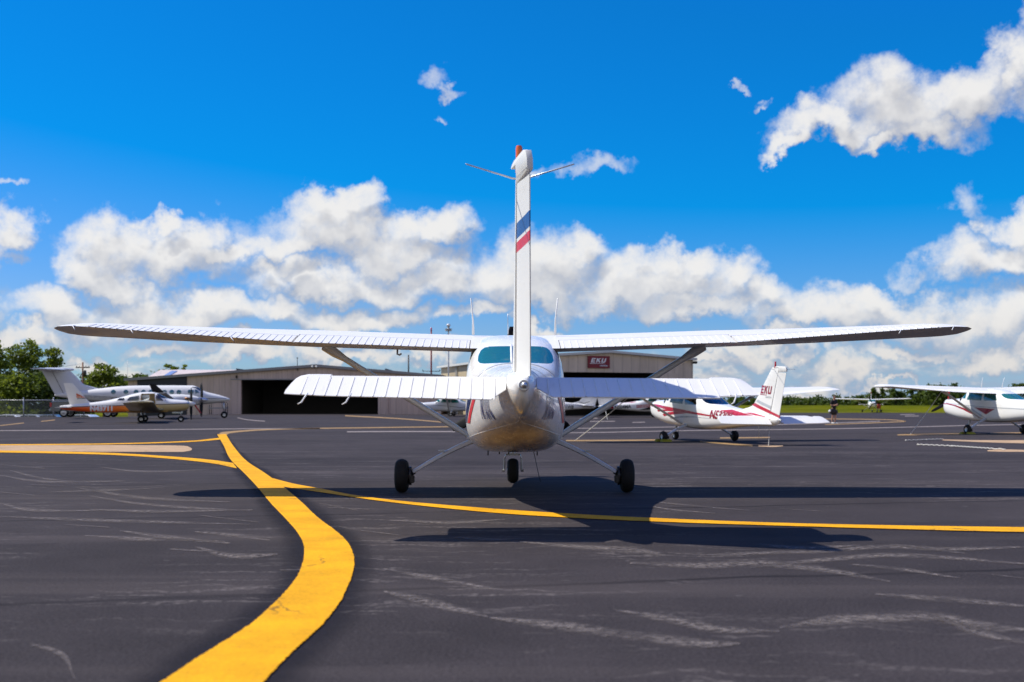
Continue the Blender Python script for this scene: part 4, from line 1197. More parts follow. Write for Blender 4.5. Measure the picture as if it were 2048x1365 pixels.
mainL = [(325, 1365), (415, 1305), (500, 1252), (555, 1202), (590, 1160), (606, 1120), (607, 1095), (597, 1072), (575, 1045), (542, 1010), (515, 977), (487, 947), (462, 922), (447, 892), (434, 870)]
mainR = [(532, 1365), (595, 1300), (645, 1255), (680, 1210), (702, 1165), (710, 1130), (706, 1105), (695, 1085), (670, 1062), (640, 1040), (605, 1007), (572, 979), (534, 950), (496, 925), (470, 897), (452, 869)]
mainL = [(40, 1560), (170, 1466)] + mainL; mainR = [(370, 1560), (445, 1466)] + mainR
strip('sealed_strip', mainL, mainR, M['seal'], .003, widen=.20)
strip('taxiway_line', mainL, mainR, M['yellow'], .009)
brU = [(540, 956), (590, 969), (650, 980), (700, 990), (800, 1003), (900, 1012), (1024, 1021.5), (1274, 1036), (1624, 1049), (2048, 1056), (2600, 1060)]
brL = [(560, 974), (600, 980), (675, 991), (750, 1002), (825, 1011), (900, 1019), (1024, 1030), (1274, 1043.5), (1624, 1055), (2048, 1066), (2600, 1074)]
strip('sealed_strip', brU, brL, M['seal'], .0015, widen=.12)
strip('taxiway_line', brU, brL, M['yellow'], .0065)
strip('taxiway_line', [(466, 927), (430, 921.5), (350, 914.5), (200, 906), (0, 902), (-400, 899)], [(474, 938), (425, 928), (350, 919.5), (200, 910), (0, 906), (-400, 902)], M['yellow'], .0065)
strip('taxiway_line', [(440, 876), (400, 881), (230, 887.5), (0, 889.5), (-400, 891)], [(440, 880), (400, 883.5), (230, 889.5), (0, 891.5), (-400, 893)], M['yellow'], .0065)
strip('taxiway_line', [(436, 868.5), (452, 864), (500, 860.3), (600, 857), (750, 855), (930, 853)], [(452, 871.5), (470, 866), (505, 862.8), (600, 859), (750, 857), (930, 855)], M['oldyellow'], .0065)
strip('concrete_pad', [(-300, 890.8), (0, 890.8), (200, 890.8), (340, 891.3), (366, 892), (379, 895), (384, 898)], [(-300, 903.5), (0, 903.2), (200, 904.4), (340, 904.8), (366, 904.8), (379, 902.5), (384, 899)], M['concrete'], .004)

def lines(name, segs, mat, h=.0065, wpx=1.5):
    bm = bmesh.new()
    for seg in segs:
        pts = seg[:-1] if isinstance(seg[-1], (int, float)) else seg
        wv = seg[-1] if isinstance(seg[-1], (int, float)) else wpx
        strip(name, [(x, y - wv / 2) for x, y in pts], [(x, y + wv / 2) for x, y in pts], mat, h, 4, as_bm=bm)
    o = link(name, done(bm, name, True, True), mat); o['kind'] = 'structure'
    if o.data.polygons[0].normal.z < 0: o.data.flip_normals()
lines('painted_line', [[(-300, 864), (0, 862), (300, 860), (480, 858.4), (640, 857.5)], [(694, 864.5), (910, 864), 2.2], [(1130, 866.5), (1400, 861.5), (1620, 859), (2048, 849.5), (2400, 846)],
                       [(1140, 857.5), (1330, 855), (1600, 848.5), (1760, 843)], [(1075, 848), (1140, 850)], [(1180, 843.5), (1230, 843.2)], [(1265, 845.5), (1290, 845)], [(1160, 838), (1195, 837)],
                       [(475, 836), (502, 841), (530, 843)], [(1800, 830), (1830, 829.5), 1.2], [(1810, 833), (1838, 832.5), 1.2]], M['oldwhite'])
lines('painted_line', [[(0, 852), (48, 846.5)], [(82, 843.5), (110, 840.5)], [(1132, 882), (1330, 880.5), 2.6], [(1400, 883), (1450, 888), (1505, 892), 3.0], [(1440, 876.8), (1540, 875.8), 2.4],
                       [(1795, 870.5), (1930, 868.5), 2.4], [(1980, 867), (2060, 866.5), 2.4], [(1630, 838), (1780, 840), (1812, 843), (1780, 845), (1650, 850), 1.5], [(690, 832), (800, 838), (890, 845.5), 2.0]], M['oldyellow'])
strip('concrete_pad', [(1517, 890.5), (1545, 890.2), (1566, 891)], [(1517, 894), (1545, 895), (1566, 893.5)], M['concrete'], .0075)
strip('concrete_pad', [(1885, 879.5), (1960, 881), (2048, 881), (2300, 881)], [(1885, 881.5), (1960, 885), (2048, 887.5), (2300, 891)], M['concrete'], .005)
strip('concrete_pad', [(1975, 901), (2010, 899.5), (2048, 900.5), (2300, 903)], [(1975, 903.5), (2010, 904.5), (2048, 904.5), (2300, 908)], M['concrete'], .005)

def scuffs():
    bm = bmesh.new()
    S = [(18, (768,1185),(850,1205),(975,1235)), (18, (980,1238),(1100,1252),(1250,1272),(1400,1290),(1480,1290)), (14, (1230,1222),(1330,1240),(1450,1262),(1560,1265)),
         (20, (1560,1257),(1700,1240),(1860,1235),(1960,1255),(2060,1262)), (16, (1860,1232),(1930,1260),(2060,1290)), (12, (1750,1190),(1880,1200),(2060,1215)), (10, (770,1140),(850,1155),(1000,1182)),
         (9, (1040,1085),(1150,1095),(1300,1105),(1330,1112)), (13, (1260,1128),(1420,1133),(1500,1128),(1620,1137),(1780,1165)), (8, (1400,1112),(1620,1105),(1780,1095),(1930,1108)), (8, (1780,1090),(1900,1100),(2060,1095)),
         (9, (1500,1137),(1640,1122),(1790,1112),(2060,1130)), (7, (1700,1130),(1800,1140),(1920,1158)), (6, (900,1076),(980,1080),(1060,1078)), (8, (1520,1090),(1600,1098),(1720,1092)), (6, (1980,1150),(2060,1160)),
         (3.5, (1280,1010),(1340,1020),(1430,1028)), (3, (1300,1004),(1400,1014),(1500,1022)), (3, (1560,1018),(1650,1024)), (3.5, (1180,1034),(1260,1040)),
         (5, (0,952),(120,965),(250,963)), (4, (20,942),(90,958),(160,966)), (4, (100,985),(200,982),(300,978)), (5, (160,978),(330,1000),(460,1005)), (5, (180,993),(290,1010),(420,1019),(505,1023)), (6, (0,1008),(80,1022),(210,1022)),
         (6, (180,1020),(300,1024),(505,1021)), (6, (0,1034),(140,1040),(300,1045),(500,1050)), (5, (400,1032),(520,1046)), (8, (170,1073),(300,1080),(450,1084)), (9, (240,1063),(350,1078),(460,1088)), (8, (390,1065),(460,1072),(540,1082)),
         (12, (390,1095),(480,1115),(555,1110)), (12, (340,1100),(420,1104)), (14, (60,1290),(120,1310),(150,1360)), (4, (200,935),(300,944),(420,940)), (4, (0,930),(90,938)), (3.5, (60,970),(180,975)), (5, (0,985),(70,992)),
         (5, (640,1008),(715,1022)), (5, (655,1016),(740,1020)), (6, (780,1042),(900,1046),(1010,1040)), (5, (760,1052),(860,1050)), (7, (720,1062),(800,1072)), (7, (130,1050),(220,1056)), (10, (560,1142),(620,1140))]
    for wv, *pts in S:
        n = len(pts)
        L = [(x, y - wv * .75 * (.25 if i in (0, n - 1) else 1)) for i, (x, y) in enumerate(pts)]; Q = [(x, y + wv * .75 * (.25 if i in (0, n - 1) else 1)) for i, (x, y) in enumerate(pts)]
        strip('scuff', L, Q, None, .0045, 8, as_bm=bm)
    o = link('pavement_scuffs', done(bm, 'pavement_scuffs', True, True), M['scuff']); o['kind'] = 'structure'
scuffs()

# ------------------------------------------------------------------ ropes, chocks, chains
def rope(name, label, cat, pts, r, mat, group=None, n=6):
    bm = bmesh.new(); bm_tube(bm, pts, r, n)
    return tag(link(name, done(bm, name, True, True), mat), label, cat, group)
def at_plane(root, p): return root_matrix(root) @ Vector(p)
def root_matrix(o): return Matrix.LocRotScale(o.location, o.rotation_euler, o.scale)
def sag(a, b, s=.06, n=8): return [a.lerp(b, k / n) - Vector((0, 0, s * math.sin(math.pi * k / n))) for k in range(n + 1)]
TG = 'tie-down ropes of the parked planes'
a = at_plane(B, (-2.25, .3, 1.62)); rope('tie_down_rope', 'pale rope from beneath the raised tailplane of the near plane to the asphalt', 'rope', sag(a, G(1150, 882), .03), .014, M['rope'], TG)
a = at_plane(B, (0, -4.1, .88)); rope('tie_down_rope', 'thin rope hanging under the tail of the crimson-striped plane', 'rope', sag(a, G(1537, 893), 0), .006, M['rope'], TG)
a = at_plane(B, (2.25, .3, 1.62)); rope('tie_down_rope', 'short rope reaching the ground beyond the tail rope of the crimson-striped plane', 'rope', sag(a, G(1518, 877), .02), .007, M['rope'], TG)
a = at_plane(Cp, (-2.25, .3, 1.64)); rope('tie_down_rope', 'long slanting rope under the wing of the plane with the maroon triangle', 'rope', sag(a, G(1820, 870), .03), .013, M['rope'], TG)
a = at_plane(E, (0, -4.1, .9)); rope('tie_down_rope', 'short slack rope under the tail of the N504MA plane', 'rope', sag(a, G(1215, 840), .05), .015, M['rope'], TG)
def chock(label, wheel):
    bm = bmesh.new()
    for s in (-1, 1): bm_prism(bm, [(s * .12, 0), (s * .27, 0), (s * .24, .04), (s * .17, .08), (s * .14, .08)], -.16, .16)
    bm_tube(bm, [(.19, -.16, .03), (.19, 0, .02), (.19, .16, .03)], .012, 6)
    o = link('wheel_chock', done(bm, 'wheel_chock', True, True, 30), M['yellowchock'], None, (wheel.x, wheel.y, gz(wheel.x, wheel.y) + .005), (0, 0, R(20)))
    tag(o, label, 'wheel chock', 'yellow wheel chocks')
chock('yellow chocks at the left main wheel of the crimson-striped plane', at_plane(B, (-1.265, 0, 0)))
chock('yellow chocks at the left main wheel of the plane with the maroon triangle', at_plane(Cp, (-1.265, 0, 0)))
def chain(label, pts):
    bm = bmesh.new(); q = [G(*p) + Vector((0, 0, .03)) for p in pts]
    for a, b in zip(q, q[1:]):
        n = max(1, int((b - a).length / .12))
        for k in range(n):
            c = a.lerp(b, k / n); d = a.lerp(b, (k + .9) / n)
            bm_tube(bm, [c + Vector((0, 0, .012 * (k % 2))), d + Vector((0, 0, .012 * (k % 2)))], .015, 5)
    for i in (0, 1): 
        bm_lathe(bm, [(-.02, 0), (-.02, .03), (.02, .03), (.03, 0)], 'z', q[i], 10)
    tag(link('anchor_chain', done(bm, 'anchor_chain', True, True), M['rope']), label, 'chain', 'anchor chains lying on the apron')
chain('pale anchor chain leading to the upper concrete patch on the right', [(1812, 883.5), (1853, 882), (1887, 880.5)])
chain('longer pale anchor chain leading to the lower concrete patch', [(1836, 892), (1904, 895), (1990, 901), (2012, 902)])

# ------------------------------------------------------------------ buildings
def cladding(name, col, pitch=.30, rough=.55):
    m, t, b = nt(name); w = N(t)
    tc = t.nodes.new('ShaderNodeTexCoord').outputs['Object']; sp = w('ShaderNodeSeparateXYZ', {0: tc})
    u = w.math('ADD', sp.outputs[0], sp.outputs[1])
    rib = w.math('FRACT', w.math('MULTIPLY', u, 1 / pitch))
    e = w.math('ABSOLUTE', w.math('SUBTRACT', rib, .5))
    groove = w.ramp(e, .42, .49)
    nz = w.noise(w.mapping(tc, (.6, .6, .12)), 1.0, 6, .65)
    st = w.noise(w.mapping(tc, (3, 3, .15)), 1.0, 5, .6)
    f = w.math('ADD', w.ramp(nz, .3, .7, .88, 1.06), w.ramp(st, .4, .8, .03, -.12))
    c = w.mix(1.0, col, w('ShaderNodeCombineColor', {0: f, 1: f, 2: f}).outputs[0], 'MULTIPLY')
    c = w.mix(w.math('MULTIPLY', groove, .22), c, (.08, .075, .07))
    t.links.new(c, b.inputs['Base Color']); b.inputs['Roughness'].default_value = rough
    bn = w('ShaderNodeBump', {'Strength': .6, 'Distance': .03, 'Height': w.ramp(e, .30, .46, 0, 1)})
    t.links.new(bn.outputs[0], b.inputs['Normal'])
    return m
M['clad_grey'] = cladding('grey_beige_cladding', (.54, .42, .36), .62)
M['clad_tan'] = cladding('tan_cladding', (.56, .46, .36), .9)
M['clad_sand'] = cladding('sand_side_cladding', (.46, .375, .235), 1.6)
M['trim'] = plain('grey_trim', (.26, .255, .25), .5); M['trimlight'] = plain('pale_trim', (.55, .55, .52), .5)
M['roofpink'] = cladding('pinkish_roof_sheet', (.60, .50, .45), .5)
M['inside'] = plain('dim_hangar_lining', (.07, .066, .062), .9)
M['darkdoor'] = plain('dark_blue_door', (.018, .022, .038), .6)
M['signred'] = plain('sign_maroon', (.19, .004, .018), .5); M['signwhite'] = plain('sign_white', (.78, .78, .78), .5)
M['signblue'] = plain('sign_blue', (.05, .20, .32), .5)
M['skylight'] = plain('blue_skylight', (.22, .28, .48), .3)

def gable(W, z0, ze, zp, xp): return [(0, z0), (W, z0), (W, ze), (xp, zp), (0, ze)]
def facade_bm(W, ze, zp, xp, holes, th=.25, z0=-1.7):
    """gabled end wall in local x-z at y 0, cut round rectangular openings (all standing on the ground or at height)"""
    bm = bmesh.new()
    xs = sorted({0, W, xp, *[h[0] for h in holes], *[h[1] for h in holes]})
    top = lambda x: ze[0] + (zp - ze[0]) * x / xp if x <= xp else zp + (ze[1] - zp) * (x - xp) / (W - xp)
    for a, b in zip(xs, xs[1:]):
        mid = .5 * (a + b); hs = sorted([h for h in holes if h[0] <= mid <= h[1]], key=lambda h: h[2]); z = z0
        for h in hs:
            if h[2] > z: bm_prism(bm, [(a, z), (b, z), (b, h[2]), (a, h[2])], 0, th, 'y')
            z = h[3]
        bm_prism(bm, [(a, z), (b, z), (b, top(b)), (a, top(a))], 0, th, 'y')
    bmesh.ops.remove_doubles(bm, verts=bm.verts, dist=1e-4)
    inner = [f for f in bm.faces if abs(f.normal.x) > .9 and any(e.is_manifold is False for e in f.edges)]
    bmesh.ops.recalc_face_normals(bm, faces=bm.faces)
    return bm

# left hangar: d = 125 m, facade square to the view
SL = 125 / FPX
def LX(px): return (px - 256) * SL
def LZ(py): return EYE + (HY - py) * SL
H1 = empty('hangar', ((256 - CX) * SL, 125, 0)); tag(H1, 'long low grey-beige metal hangar with a wide dark door opening, left of the near plane', 'hangar')
Wd = LX(882)
hol = [(LX(483), LX(756), -1.0, LZ(759))]
link('wall', done(facade_bm(Wd, (LZ(759), LZ(752.5)), LZ(731), LX(633), hol), 'wall', False, False), M['clad_grey'], H1)
bm = bmesh.new()
bm_box(bm, (0, .26, -1.7), (.25, 28, LZ(760))); bm_box(bm, (Wd - .25, .26, -1.7), (Wd, 28, LZ(754))); bm_box(bm, (.26, 27.7, -1.7), (Wd - .26, 28, LZ(756)))
link('wall', done(bm, 'side_wall', False, True), M['clad_grey'], H1)
bm = bmesh.new()
xp = LX(633); zp = LZ(729.2)
for a, b, za, zb in ((-.35, xp, LZ(757.5), zp), (xp, Wd + .3, zp, LZ(750.5))):
    v = [bm.verts.new(p) for p in ((a, -.35, za - .28), (b, -.35, zb - .28), (b, -.35, zb), (a, -.35, za), (a, 28.3, za - .28), (b, 28.3, zb - .28), (b, 28.3, zb), (a, 28.3, za))]
    for q in ((0, 1, 2, 3), (4, 7, 6, 5), (3, 2, 6, 7), (0, 4, 5, 1), (0, 3, 7, 4), (1, 5, 6, 2)): bm.faces.new([v[i] for i in q])
rf = link('roof', done(bm, 'roof', False, True), M['trim'], H1)
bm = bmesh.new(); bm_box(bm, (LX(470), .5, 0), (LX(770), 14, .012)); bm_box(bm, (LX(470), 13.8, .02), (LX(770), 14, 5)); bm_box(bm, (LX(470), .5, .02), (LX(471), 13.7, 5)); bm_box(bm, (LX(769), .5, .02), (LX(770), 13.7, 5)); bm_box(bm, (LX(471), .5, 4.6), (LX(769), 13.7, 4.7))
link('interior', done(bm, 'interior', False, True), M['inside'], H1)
for a, b, h in ((462, 482.5, .05), (756.5, 776, .05)):
    bm = bmesh.new(); bm_box(bm, (LX(a), -.16, -.1), (LX(b), -.01, LZ(760.5)))
    link('sliding_door', done(bm, 'sliding_door', False, True), M['clad_grey'], H1)
bm = bmesh.new(); bm_box(bm, (LX(462), -.22, LZ(760.3)), (LX(776), -.02, LZ(758.2)))
link('door_track', done(bm, 'door_track', False, True), M['trim'], H1)
bm = bmesh.new(); bm_prism(bm, [(LX(275), -.3), (LX(374), -.3), (LX(374), LZ(751.5)), (LX(275), LZ(758.5))], -.09, -.01, 'y')
dd = link('folding_door', done(bm, 'folding_door', False, True), M['darkdoor'], H1)
bm = bmesh.new(); bm_box(bm, (LX(345), -.14, .1), (LX(366), -.10, .25)); bm_box(bm, (LX(345), -.14, .25), (LX(347), -.10, 1.3)); bm_box(bm, (LX(364), -.14, .25), (LX(366), -.10, 1.3)); bm_box(bm, (LX(347), -.14, 1.15), (LX(364), -.10, 1.3))
link('door_frame', done(bm, 'door_frame', False, True), M['trimlight'], dd)
for px in (626, 634):
    bm = bmesh.new(); bm_lathe(bm, [(-.35, 0), (-.35, .12), (-.1, .09), (0, .05), (0, 0)], 'y', (LX(px), -.05, LZ(734)), 12)
    link('flood_light', done(bm, 'flood_light', True, True), M['trimlight'], H1)
bm = bmesh.new(); bm_box(bm, (LX(472), -.2, LZ(757)), (LX(475), -.01, LZ(751)), bevel=.03); link('wall_lamp', done(bm, 'wall_lamp', False, True), M['dark'], H1)
bm = bmesh.new(); bm_tube(bm, [(LX(595), -.1, LZ(742)), (LX(595), -.1, LZ(717))], .035, 6); bm_lathe(bm, [(0, 0), (0, .06), (.15, .06), (.15, 0)], 'z', (LX(595), -.1, LZ(718)), 8)
link('antenna', done(bm, 'antenna', True, True), M['dark'], H1)
# blue and white plate on the left hangar
bm = bmesh.new(); bm_box(bm, (0, -.08, 0), (LX(834) - LX(806), 0, LZ(753) - LZ(772)))
s_ = link('wall_sign', done(bm, 'wall_sign', False, True), M['signwhite'], None, ((806 - CX) * SL, 124.96, LZ(772)))
tag(s_, 'pale square sign with a blue ring, high on the grey hangar wall', 'sign')
bm = bmesh.new(); cx_, cz_ = .76, .28
rows = [[Vector((cx_ + r * math.cos(t), -.095 - (.0 if q else .0), cz_ + r * math.sin(t))) for r, q in ((.42, 0), (.60, 0))] for t in rng(0, math.pi, 24)]
bm_grid(bm, rows)
link('blue_ring', done(bm, 'blue_ring', False, True), M['signblue'], s_)
bm = bmesh.new(); bm_box(bm, (.05, -.10, .80), (1.45, -.082, .98)); bm_box(bm, (.05, -.10, .05), (.14, -.082, .78)); link('sign_band', done(bm, 'sign_band', False, True), M['signblue'], s_)

# pink roofed building behind it
d2 = 165; s2 = d2 / FPX
Bk = empty('metal_roofed_building', ((298 - CX) * s2, d2, 0)); tag(Bk, 'building with a sunlit pinkish metal roof rising behind the left hangar', 'building')
bm = bmesh.new(); L2 = (500 - 298) * s2; zt = EYE + (HY - 737) * s2; ze = EYE + (HY - 757) * s2
bm_prism(bm, [(0, ze), (7, zt), (14, ze), (14, ze - .2), (7, zt - .2), (0, ze - .2)], -.5, L2, 'x')
rf = link('roof', done(bm, 'roof', False, True), M['roofpink'], Bk)
bm = bmesh.new(); bm_box(bm, (0, .3, -1.5), (L2 - .4, 13.7, ze - .25)); link('wall', done(bm, 'wall', False, True), M['clad_tan'], Bk)
n_ = Vector((0, -(zt - ze), 7)).normalized()
bm = bmesh.new(); a = (320 - 298) * s2; b_ = (332 - 298) * s2
v = []
for y in (1.2, 5.6):
    for x in (a, b_): v.append(Vector((x, y, ze + (zt - ze) * y / 7 + .04)))
bm.faces.new([bm.verts.new(v[i]) for i in (0, 1, 3, 2)]); r_ = bmesh.ops.extrude_face_region(bm, geom=list(bm.faces)); bmesh.ops.translate(bm, vec=(0, 0, .06), verts=[q for q in r_['geom'] if isinstance(q, bmesh.types.BMVert)])
link('skylight', done(bm, 'skylight', False, True), M['skylight'], rf)

# right hangar, turned 18 degrees
ph = R(18)
H2 = empty('hangar', (.96, 105, 0), (0, 0, ph)); tag(H2, 'tall tan metal hangar with sunlit sand side wall and maroon sign, behind the near plane', 'hangar')
W2, ze2, zp2 = 17.25, 5.5, 6.12; D2 = 29.7
hol = [(1.4, 13.6, -1.0, 4.05)]
link('wall', done(facade_bm(W2, (ze2 - .1, ze2 - .1), zp2 - .1, W2 / 2, hol), 'wall', False, False), M['clad_tan'], H2)
bm = bmesh.new(); bm_box(bm, (0, .26, -1.5), (.25, D2, ze2 - .14)); link('wall', done(bm, 'side_wall', False, True), M['clad_sand'], H2)
for y in (7.4, 7.9, 14.9, 15.4, 22.3, 22.8):
    bm = bmesh.new(); bm_box(bm, (-.14, y, 0), (-.005, y + .12, ze2 - .3)); link('downpipe', done(bm, 'downpipe', False, True), M['trimlight'], H2)
bm = bmesh.new(); bm_box(bm, (W2 - .25, .26, -1.5), (W2, D2, ze2 - .14)); bm_box(bm, (.26, D2 - .25, -1.5), (W2 - .26, D2, ze2 - .14)); link('wall', done(bm, 'back_wall', False, True), M['clad_tan'], H2)
bm = bmesh.new()
for a, b, za, zb in ((-.45, W2 / 2, ze2, zp2), (W2 / 2, W2 + .3, zp2, ze2)):
    v = [bm.verts.new(p) for p in ((a, -.3, za - .22), (b, -.3, zb - .22), (b, -.3, zb), (a, -.3, za), (a, D2 + .3, za - .22), (b, D2 + .3, zb - .22), (b, D2 + .3, zb), (a, D2 + .3, za))]
    for q in ((0, 1, 2, 3), (4, 7, 6, 5), (3, 2, 6, 7), (0, 4, 5, 1), (0, 3, 7, 4), (1, 5, 6, 2)): bm.faces.new([v[i] for i in q])
link('roof', done(bm, 'roof', False, True), M['trimlight'], H2)
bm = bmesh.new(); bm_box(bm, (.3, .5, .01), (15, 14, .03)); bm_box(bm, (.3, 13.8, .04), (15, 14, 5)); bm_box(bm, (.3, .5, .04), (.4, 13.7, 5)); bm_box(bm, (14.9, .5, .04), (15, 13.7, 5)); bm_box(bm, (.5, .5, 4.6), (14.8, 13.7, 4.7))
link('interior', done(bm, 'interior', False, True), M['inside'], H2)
bm = bmesh.new(); bm_box(bm, (13.62, -.15, 0), (15.6, -.01, 4.0)); link('sliding_door', done(bm, 'sliding_door', False, True), M['clad_tan'], H2)
bm = bmesh.new(); bm_box(bm, (W2 - .1, -.45, 4.95), (W2 + .25, -.12, 5.2), bevel=.03); link('wall_lamp', done(bm, 'wall_lamp', False, True), M['dark'], H2)
def on_h2(px, py):     # point on the facade plane of the right hangar
    u = (px - CX) / FPX
    s = (u * 105 - .96) / (math.cos(ph) - u * math.sin(ph))
    d = 105 + s * math.sin(ph)
    return s, EYE + (HY - py) * d / FPX
(sa, za), (sb, zb) = on_h2(1175, 736.5), on_h2(1218.5, 713)
off = Vector((sa * math.cos(ph), sa * math.sin(ph), 0)) + Vector((.96, 105, za)) + Vector((math.sin(ph), -math.cos(ph), 0)) * .02
SG = None
bm = bmesh.new(); bm_box(bm, (0, -.14, 0), (sb - sa, 0, zb - za), bevel=.01)
SG = link('wall_sign', done(bm, 'wall_sign', False, True), M['signred'], None, tuple(off), (0, 0, ph))
tag(SG, 'maroon sign with three white slanted letters on the tan hangar', 'sign')
def flat_text(body, size, shear, bold, x, z, parent, mat, y=-.15, space=1.0, sq=1.0, th=.02):
    bm = text_bm(body, size, shear, bold, space)
    r = bmesh.ops.extrude_face_region(bm, geom=list(bm.faces))
    vs = [q for q in r['geom'] if isinstance(q, bmesh.types.BMVert)]
    bmesh.ops.translate(bm, vec=(0, 0, th), verts=vs)
    for v in bm.verts: v.co = Vector((x + v.co.x * sq, y - v.co.z, z + v.co.y))
    return link('lettering', done(bm, 'lettering', False, True), mat, parent)
ws, hs = sb - sa, zb - za
for q, L in enumerate(BLOCK):
    bm = bmesh.new()
    for pc in L: bm_prism(bm, [(ws * (.12 + .235 * q + .19 * a + .055 * b), hs * (.46 + .36 * b)) for a, b in pc], -.17, -.145, 'y')
    link('lettering', done(bm, 'lettering', False, True), M['signwhite'], SG)
bm = bmesh.new(); bm_prism(bm, [(ws * .08, hs * .355), (ws * .74, hs * .375), (ws * .74, hs * .405), (ws * .08, hs * .40)], -.17, -.145, 'y'); link('underline', done(bm, 'underline', False, True), M['signwhite'], SG)
flat_text('AVIATION', .20, 0, .02, ws * .53, hs * .13, SG, M['signwhite'], sq=.85)

# masts behind the hangars
def mast(name, label, cat, px, pytop, d, r, mat, base=0.0, extra=None):
    x = (px - CX) * d / FPX; zt = EYE + (HY - pytop) * d / FPX
    o = empty(name, (x, d, base)); tag(o, label, cat)
    bm = bmesh.new(); bm_tube(bm, [(0, 0, 0), (0, 0, zt - base)], [r, r * .75], 8); link('pole', done(bm, 'pole', True, True), mat, o)
    if extra: extra(o, zt - base, d / FPX)
    return o
def ex_red(o, h, s):
    zc = h - (691 - 661) * s - (0)
    bm = bmesh.new(); z = h - (743 - 656) * s
    bm_tube(bm, [(-17 * s, 0, z), (17 * s, 0, z)], .05, 6)
    for q in (-17, 17): bm_tube(bm, [(q * s, 0, z), (q * s, 0, z + .25)], .05, 6)
    link('crossbar', done(bm, 'crossbar', True, True), M['dark'], o)
    bm = bmesh.new(); bm_tube(bm, [(0, 0, h - .5), (0, 0, h)], .10, 8); link('lamp', done(bm, 'lamp', True, True), M['redlens'], o)
M['rustred'] = plain('rust_red_paint', (.23, .03, .03), .6)
mast('radio_mast', 'dark red mast with a crossbar rising behind the left hangar', 'mast', 862.5, 656, 156, .13, M['rustred'], 0, ex_red)
mast('wooden_pole', 'plain short dark pole above the left hangar roof', 'pole', 817, 710, 160, .13, M['dark'])
def ex_beacon(o, h, s):
    bm = bmesh.new(); bm_lathe(bm, [(h - 10 * s, 0), (h - 10 * s, .32), (h - 9 * s, .36), (h - 8.6 * s, .1), (h - 4.5 * s, .1), (h - 4 * s, .18), (h - 3.6 * s, 0)], 'z', n=14)
    bm_lathe(bm, [(h - 13.5 * s, 0), (h - 13.5 * s, .30), (h - 12.5 * s, .33), (h - 9.5 * s, .2), (h - 9 * s, 0)], 'z', n=14)
    link('beacon_drum', done(bm, 'beacon_drum', True, True), M['greypaint'], o)
    bm = bmesh.new(); bm_lathe(bm, [(h - 3.6 * s, 0), (h - 3.6 * s, .17), (h, .17), (h + .05, 0)], 'z', n=14); link('lamp', done(bm, 'lamp', True, True), M['whiteplastic'], o)
mast('beacon_mast', 'grey mast with a round airfield beacon on top, seen through the wing gap', 'mast', 897, 649, 103.5, .075, M['greypaint'], 0, ex_beacon)
mast('lattice_antenna', 'thin distant aerial above the trees left of the hangar', 'antenna', 255, 722, 240, .05, M['greypaint'], -1.5, None)
def ex_pole(o, h, s):
    bm = bmesh.new(); bm_box(bm, (-.9, -.06, h - .75), (.9, .06, h - .6))
    for q in (-.8, -.4, .4, .8): bm_lathe(bm, [(h - .6, 0), (h - .6, .04), (h - .48, .05), (h - .42, 0)], 'z', (q, 0, 0), 8)
    bm_lathe(bm, [(h - 1.9, 0), (h - 1.9, .2), (h - 1.1, .2), (h - 1.0, 0)], 'z', (.3, -.1, 0), 12)
    link('crossarm', done(bm, 'crossarm', True, True), M['dark'], o)
M['polewood'] = plain('brown_pole_wood', (.20, .085, .045), .8)
PO = mast('utility_pole', 'brown wooden utility pole with crossarm between the trees', 'utility pole', 165.5, 725, 150, .14, M['polewood'], -1.5, ex_pole)
bm = bmesh.new()
for (xa, ya), (xb, yb) in (((165, 728), (-150, 745)), ((165, 750), (-150, 780))):
    A = Vector(((xa - CX) * 150 / FPX, 150, EYE + (HY - ya) * 150 / FPX)); Bq = Vector(((xb - CX) * 128 / FPX, 128, EYE + (HY - yb) * 128 / FPX))
    bm_tube(bm, sag(A, Bq, .5, 14), .022, 5)
tag(link('power_line', done(bm, 'power_line', True, True), M['greypaint']), 'two sagging overhead wires from the utility pole leftward', 'wire')

# ------------------------------------------------------------------ fence, cars, pickup
FE = empty('chain_link_fence', (-48, 97.6, 0)); tag(FE, 'chain-link fence with grey posts before the trees on the left', 'fence')
def mesh_mat():
    m, t, b = nt('galvanised_mesh'); w = N(t)
    tc = t.nodes.new('ShaderNodeTexCoord').outputs['Object']; sp = w('ShaderNodeSeparateXYZ', {0: tc})
    k = 1 / .11; p = w.math('MULTIPLY', w.math('ADD', sp.outputs[0], sp.outputs[2]), k); q = w.math('MULTIPLY', w.math('SUBTRACT', sp.outputs[0], sp.outputs[2]), k)
    a = w.math('ABSOLUTE', w.math('SUBTRACT', w.math('FRACT', p), .5)); c = w.math('ABSOLUTE', w.math('SUBTRACT', w.math('FRACT', q), .5))
    al = w.math('LESS_THAN', w.math('MINIMUM', a, c), .055)
    t.links.new(al, b.inputs['Alpha']); b.inputs['Base Color'].default_value = (.22, .23, .22, 1); b.inputs['Metallic'].default_value = .3; b.inputs['Roughness'].default_value = .5
    return m
for px in (-60, -10, 47, 107, 168):
    x = (px - CX) * 97.6 / FPX + 48
    bm = bmesh.new(); bm_tube(bm, [(x, 0, -.1), (x, 0, 1.55)], .05, 8); bm_lathe(bm, [(1.55, .06), (1.6, .06), (1.66, 0)], 'z', (x, 0, 0), 8)
    link('post', done(bm, 'post', True, True), M['greypaint'], FE)
x0, x1 = (-60 - CX) * 97.6 / FPX + 48, (168 - CX) * 97.6 / FPX + 48
bm = bmesh.new(); bm_tube(bm, [(x0, 0, 1.42), (x1, 0, 1.42)], .035, 6); bm_tube(bm, [(x0, 0, .12), (x1, 0, .12)], .012, 5); link('rail', done(bm, 'rail', True, True), M['greypaint'], FE)
bm = bmesh.new()
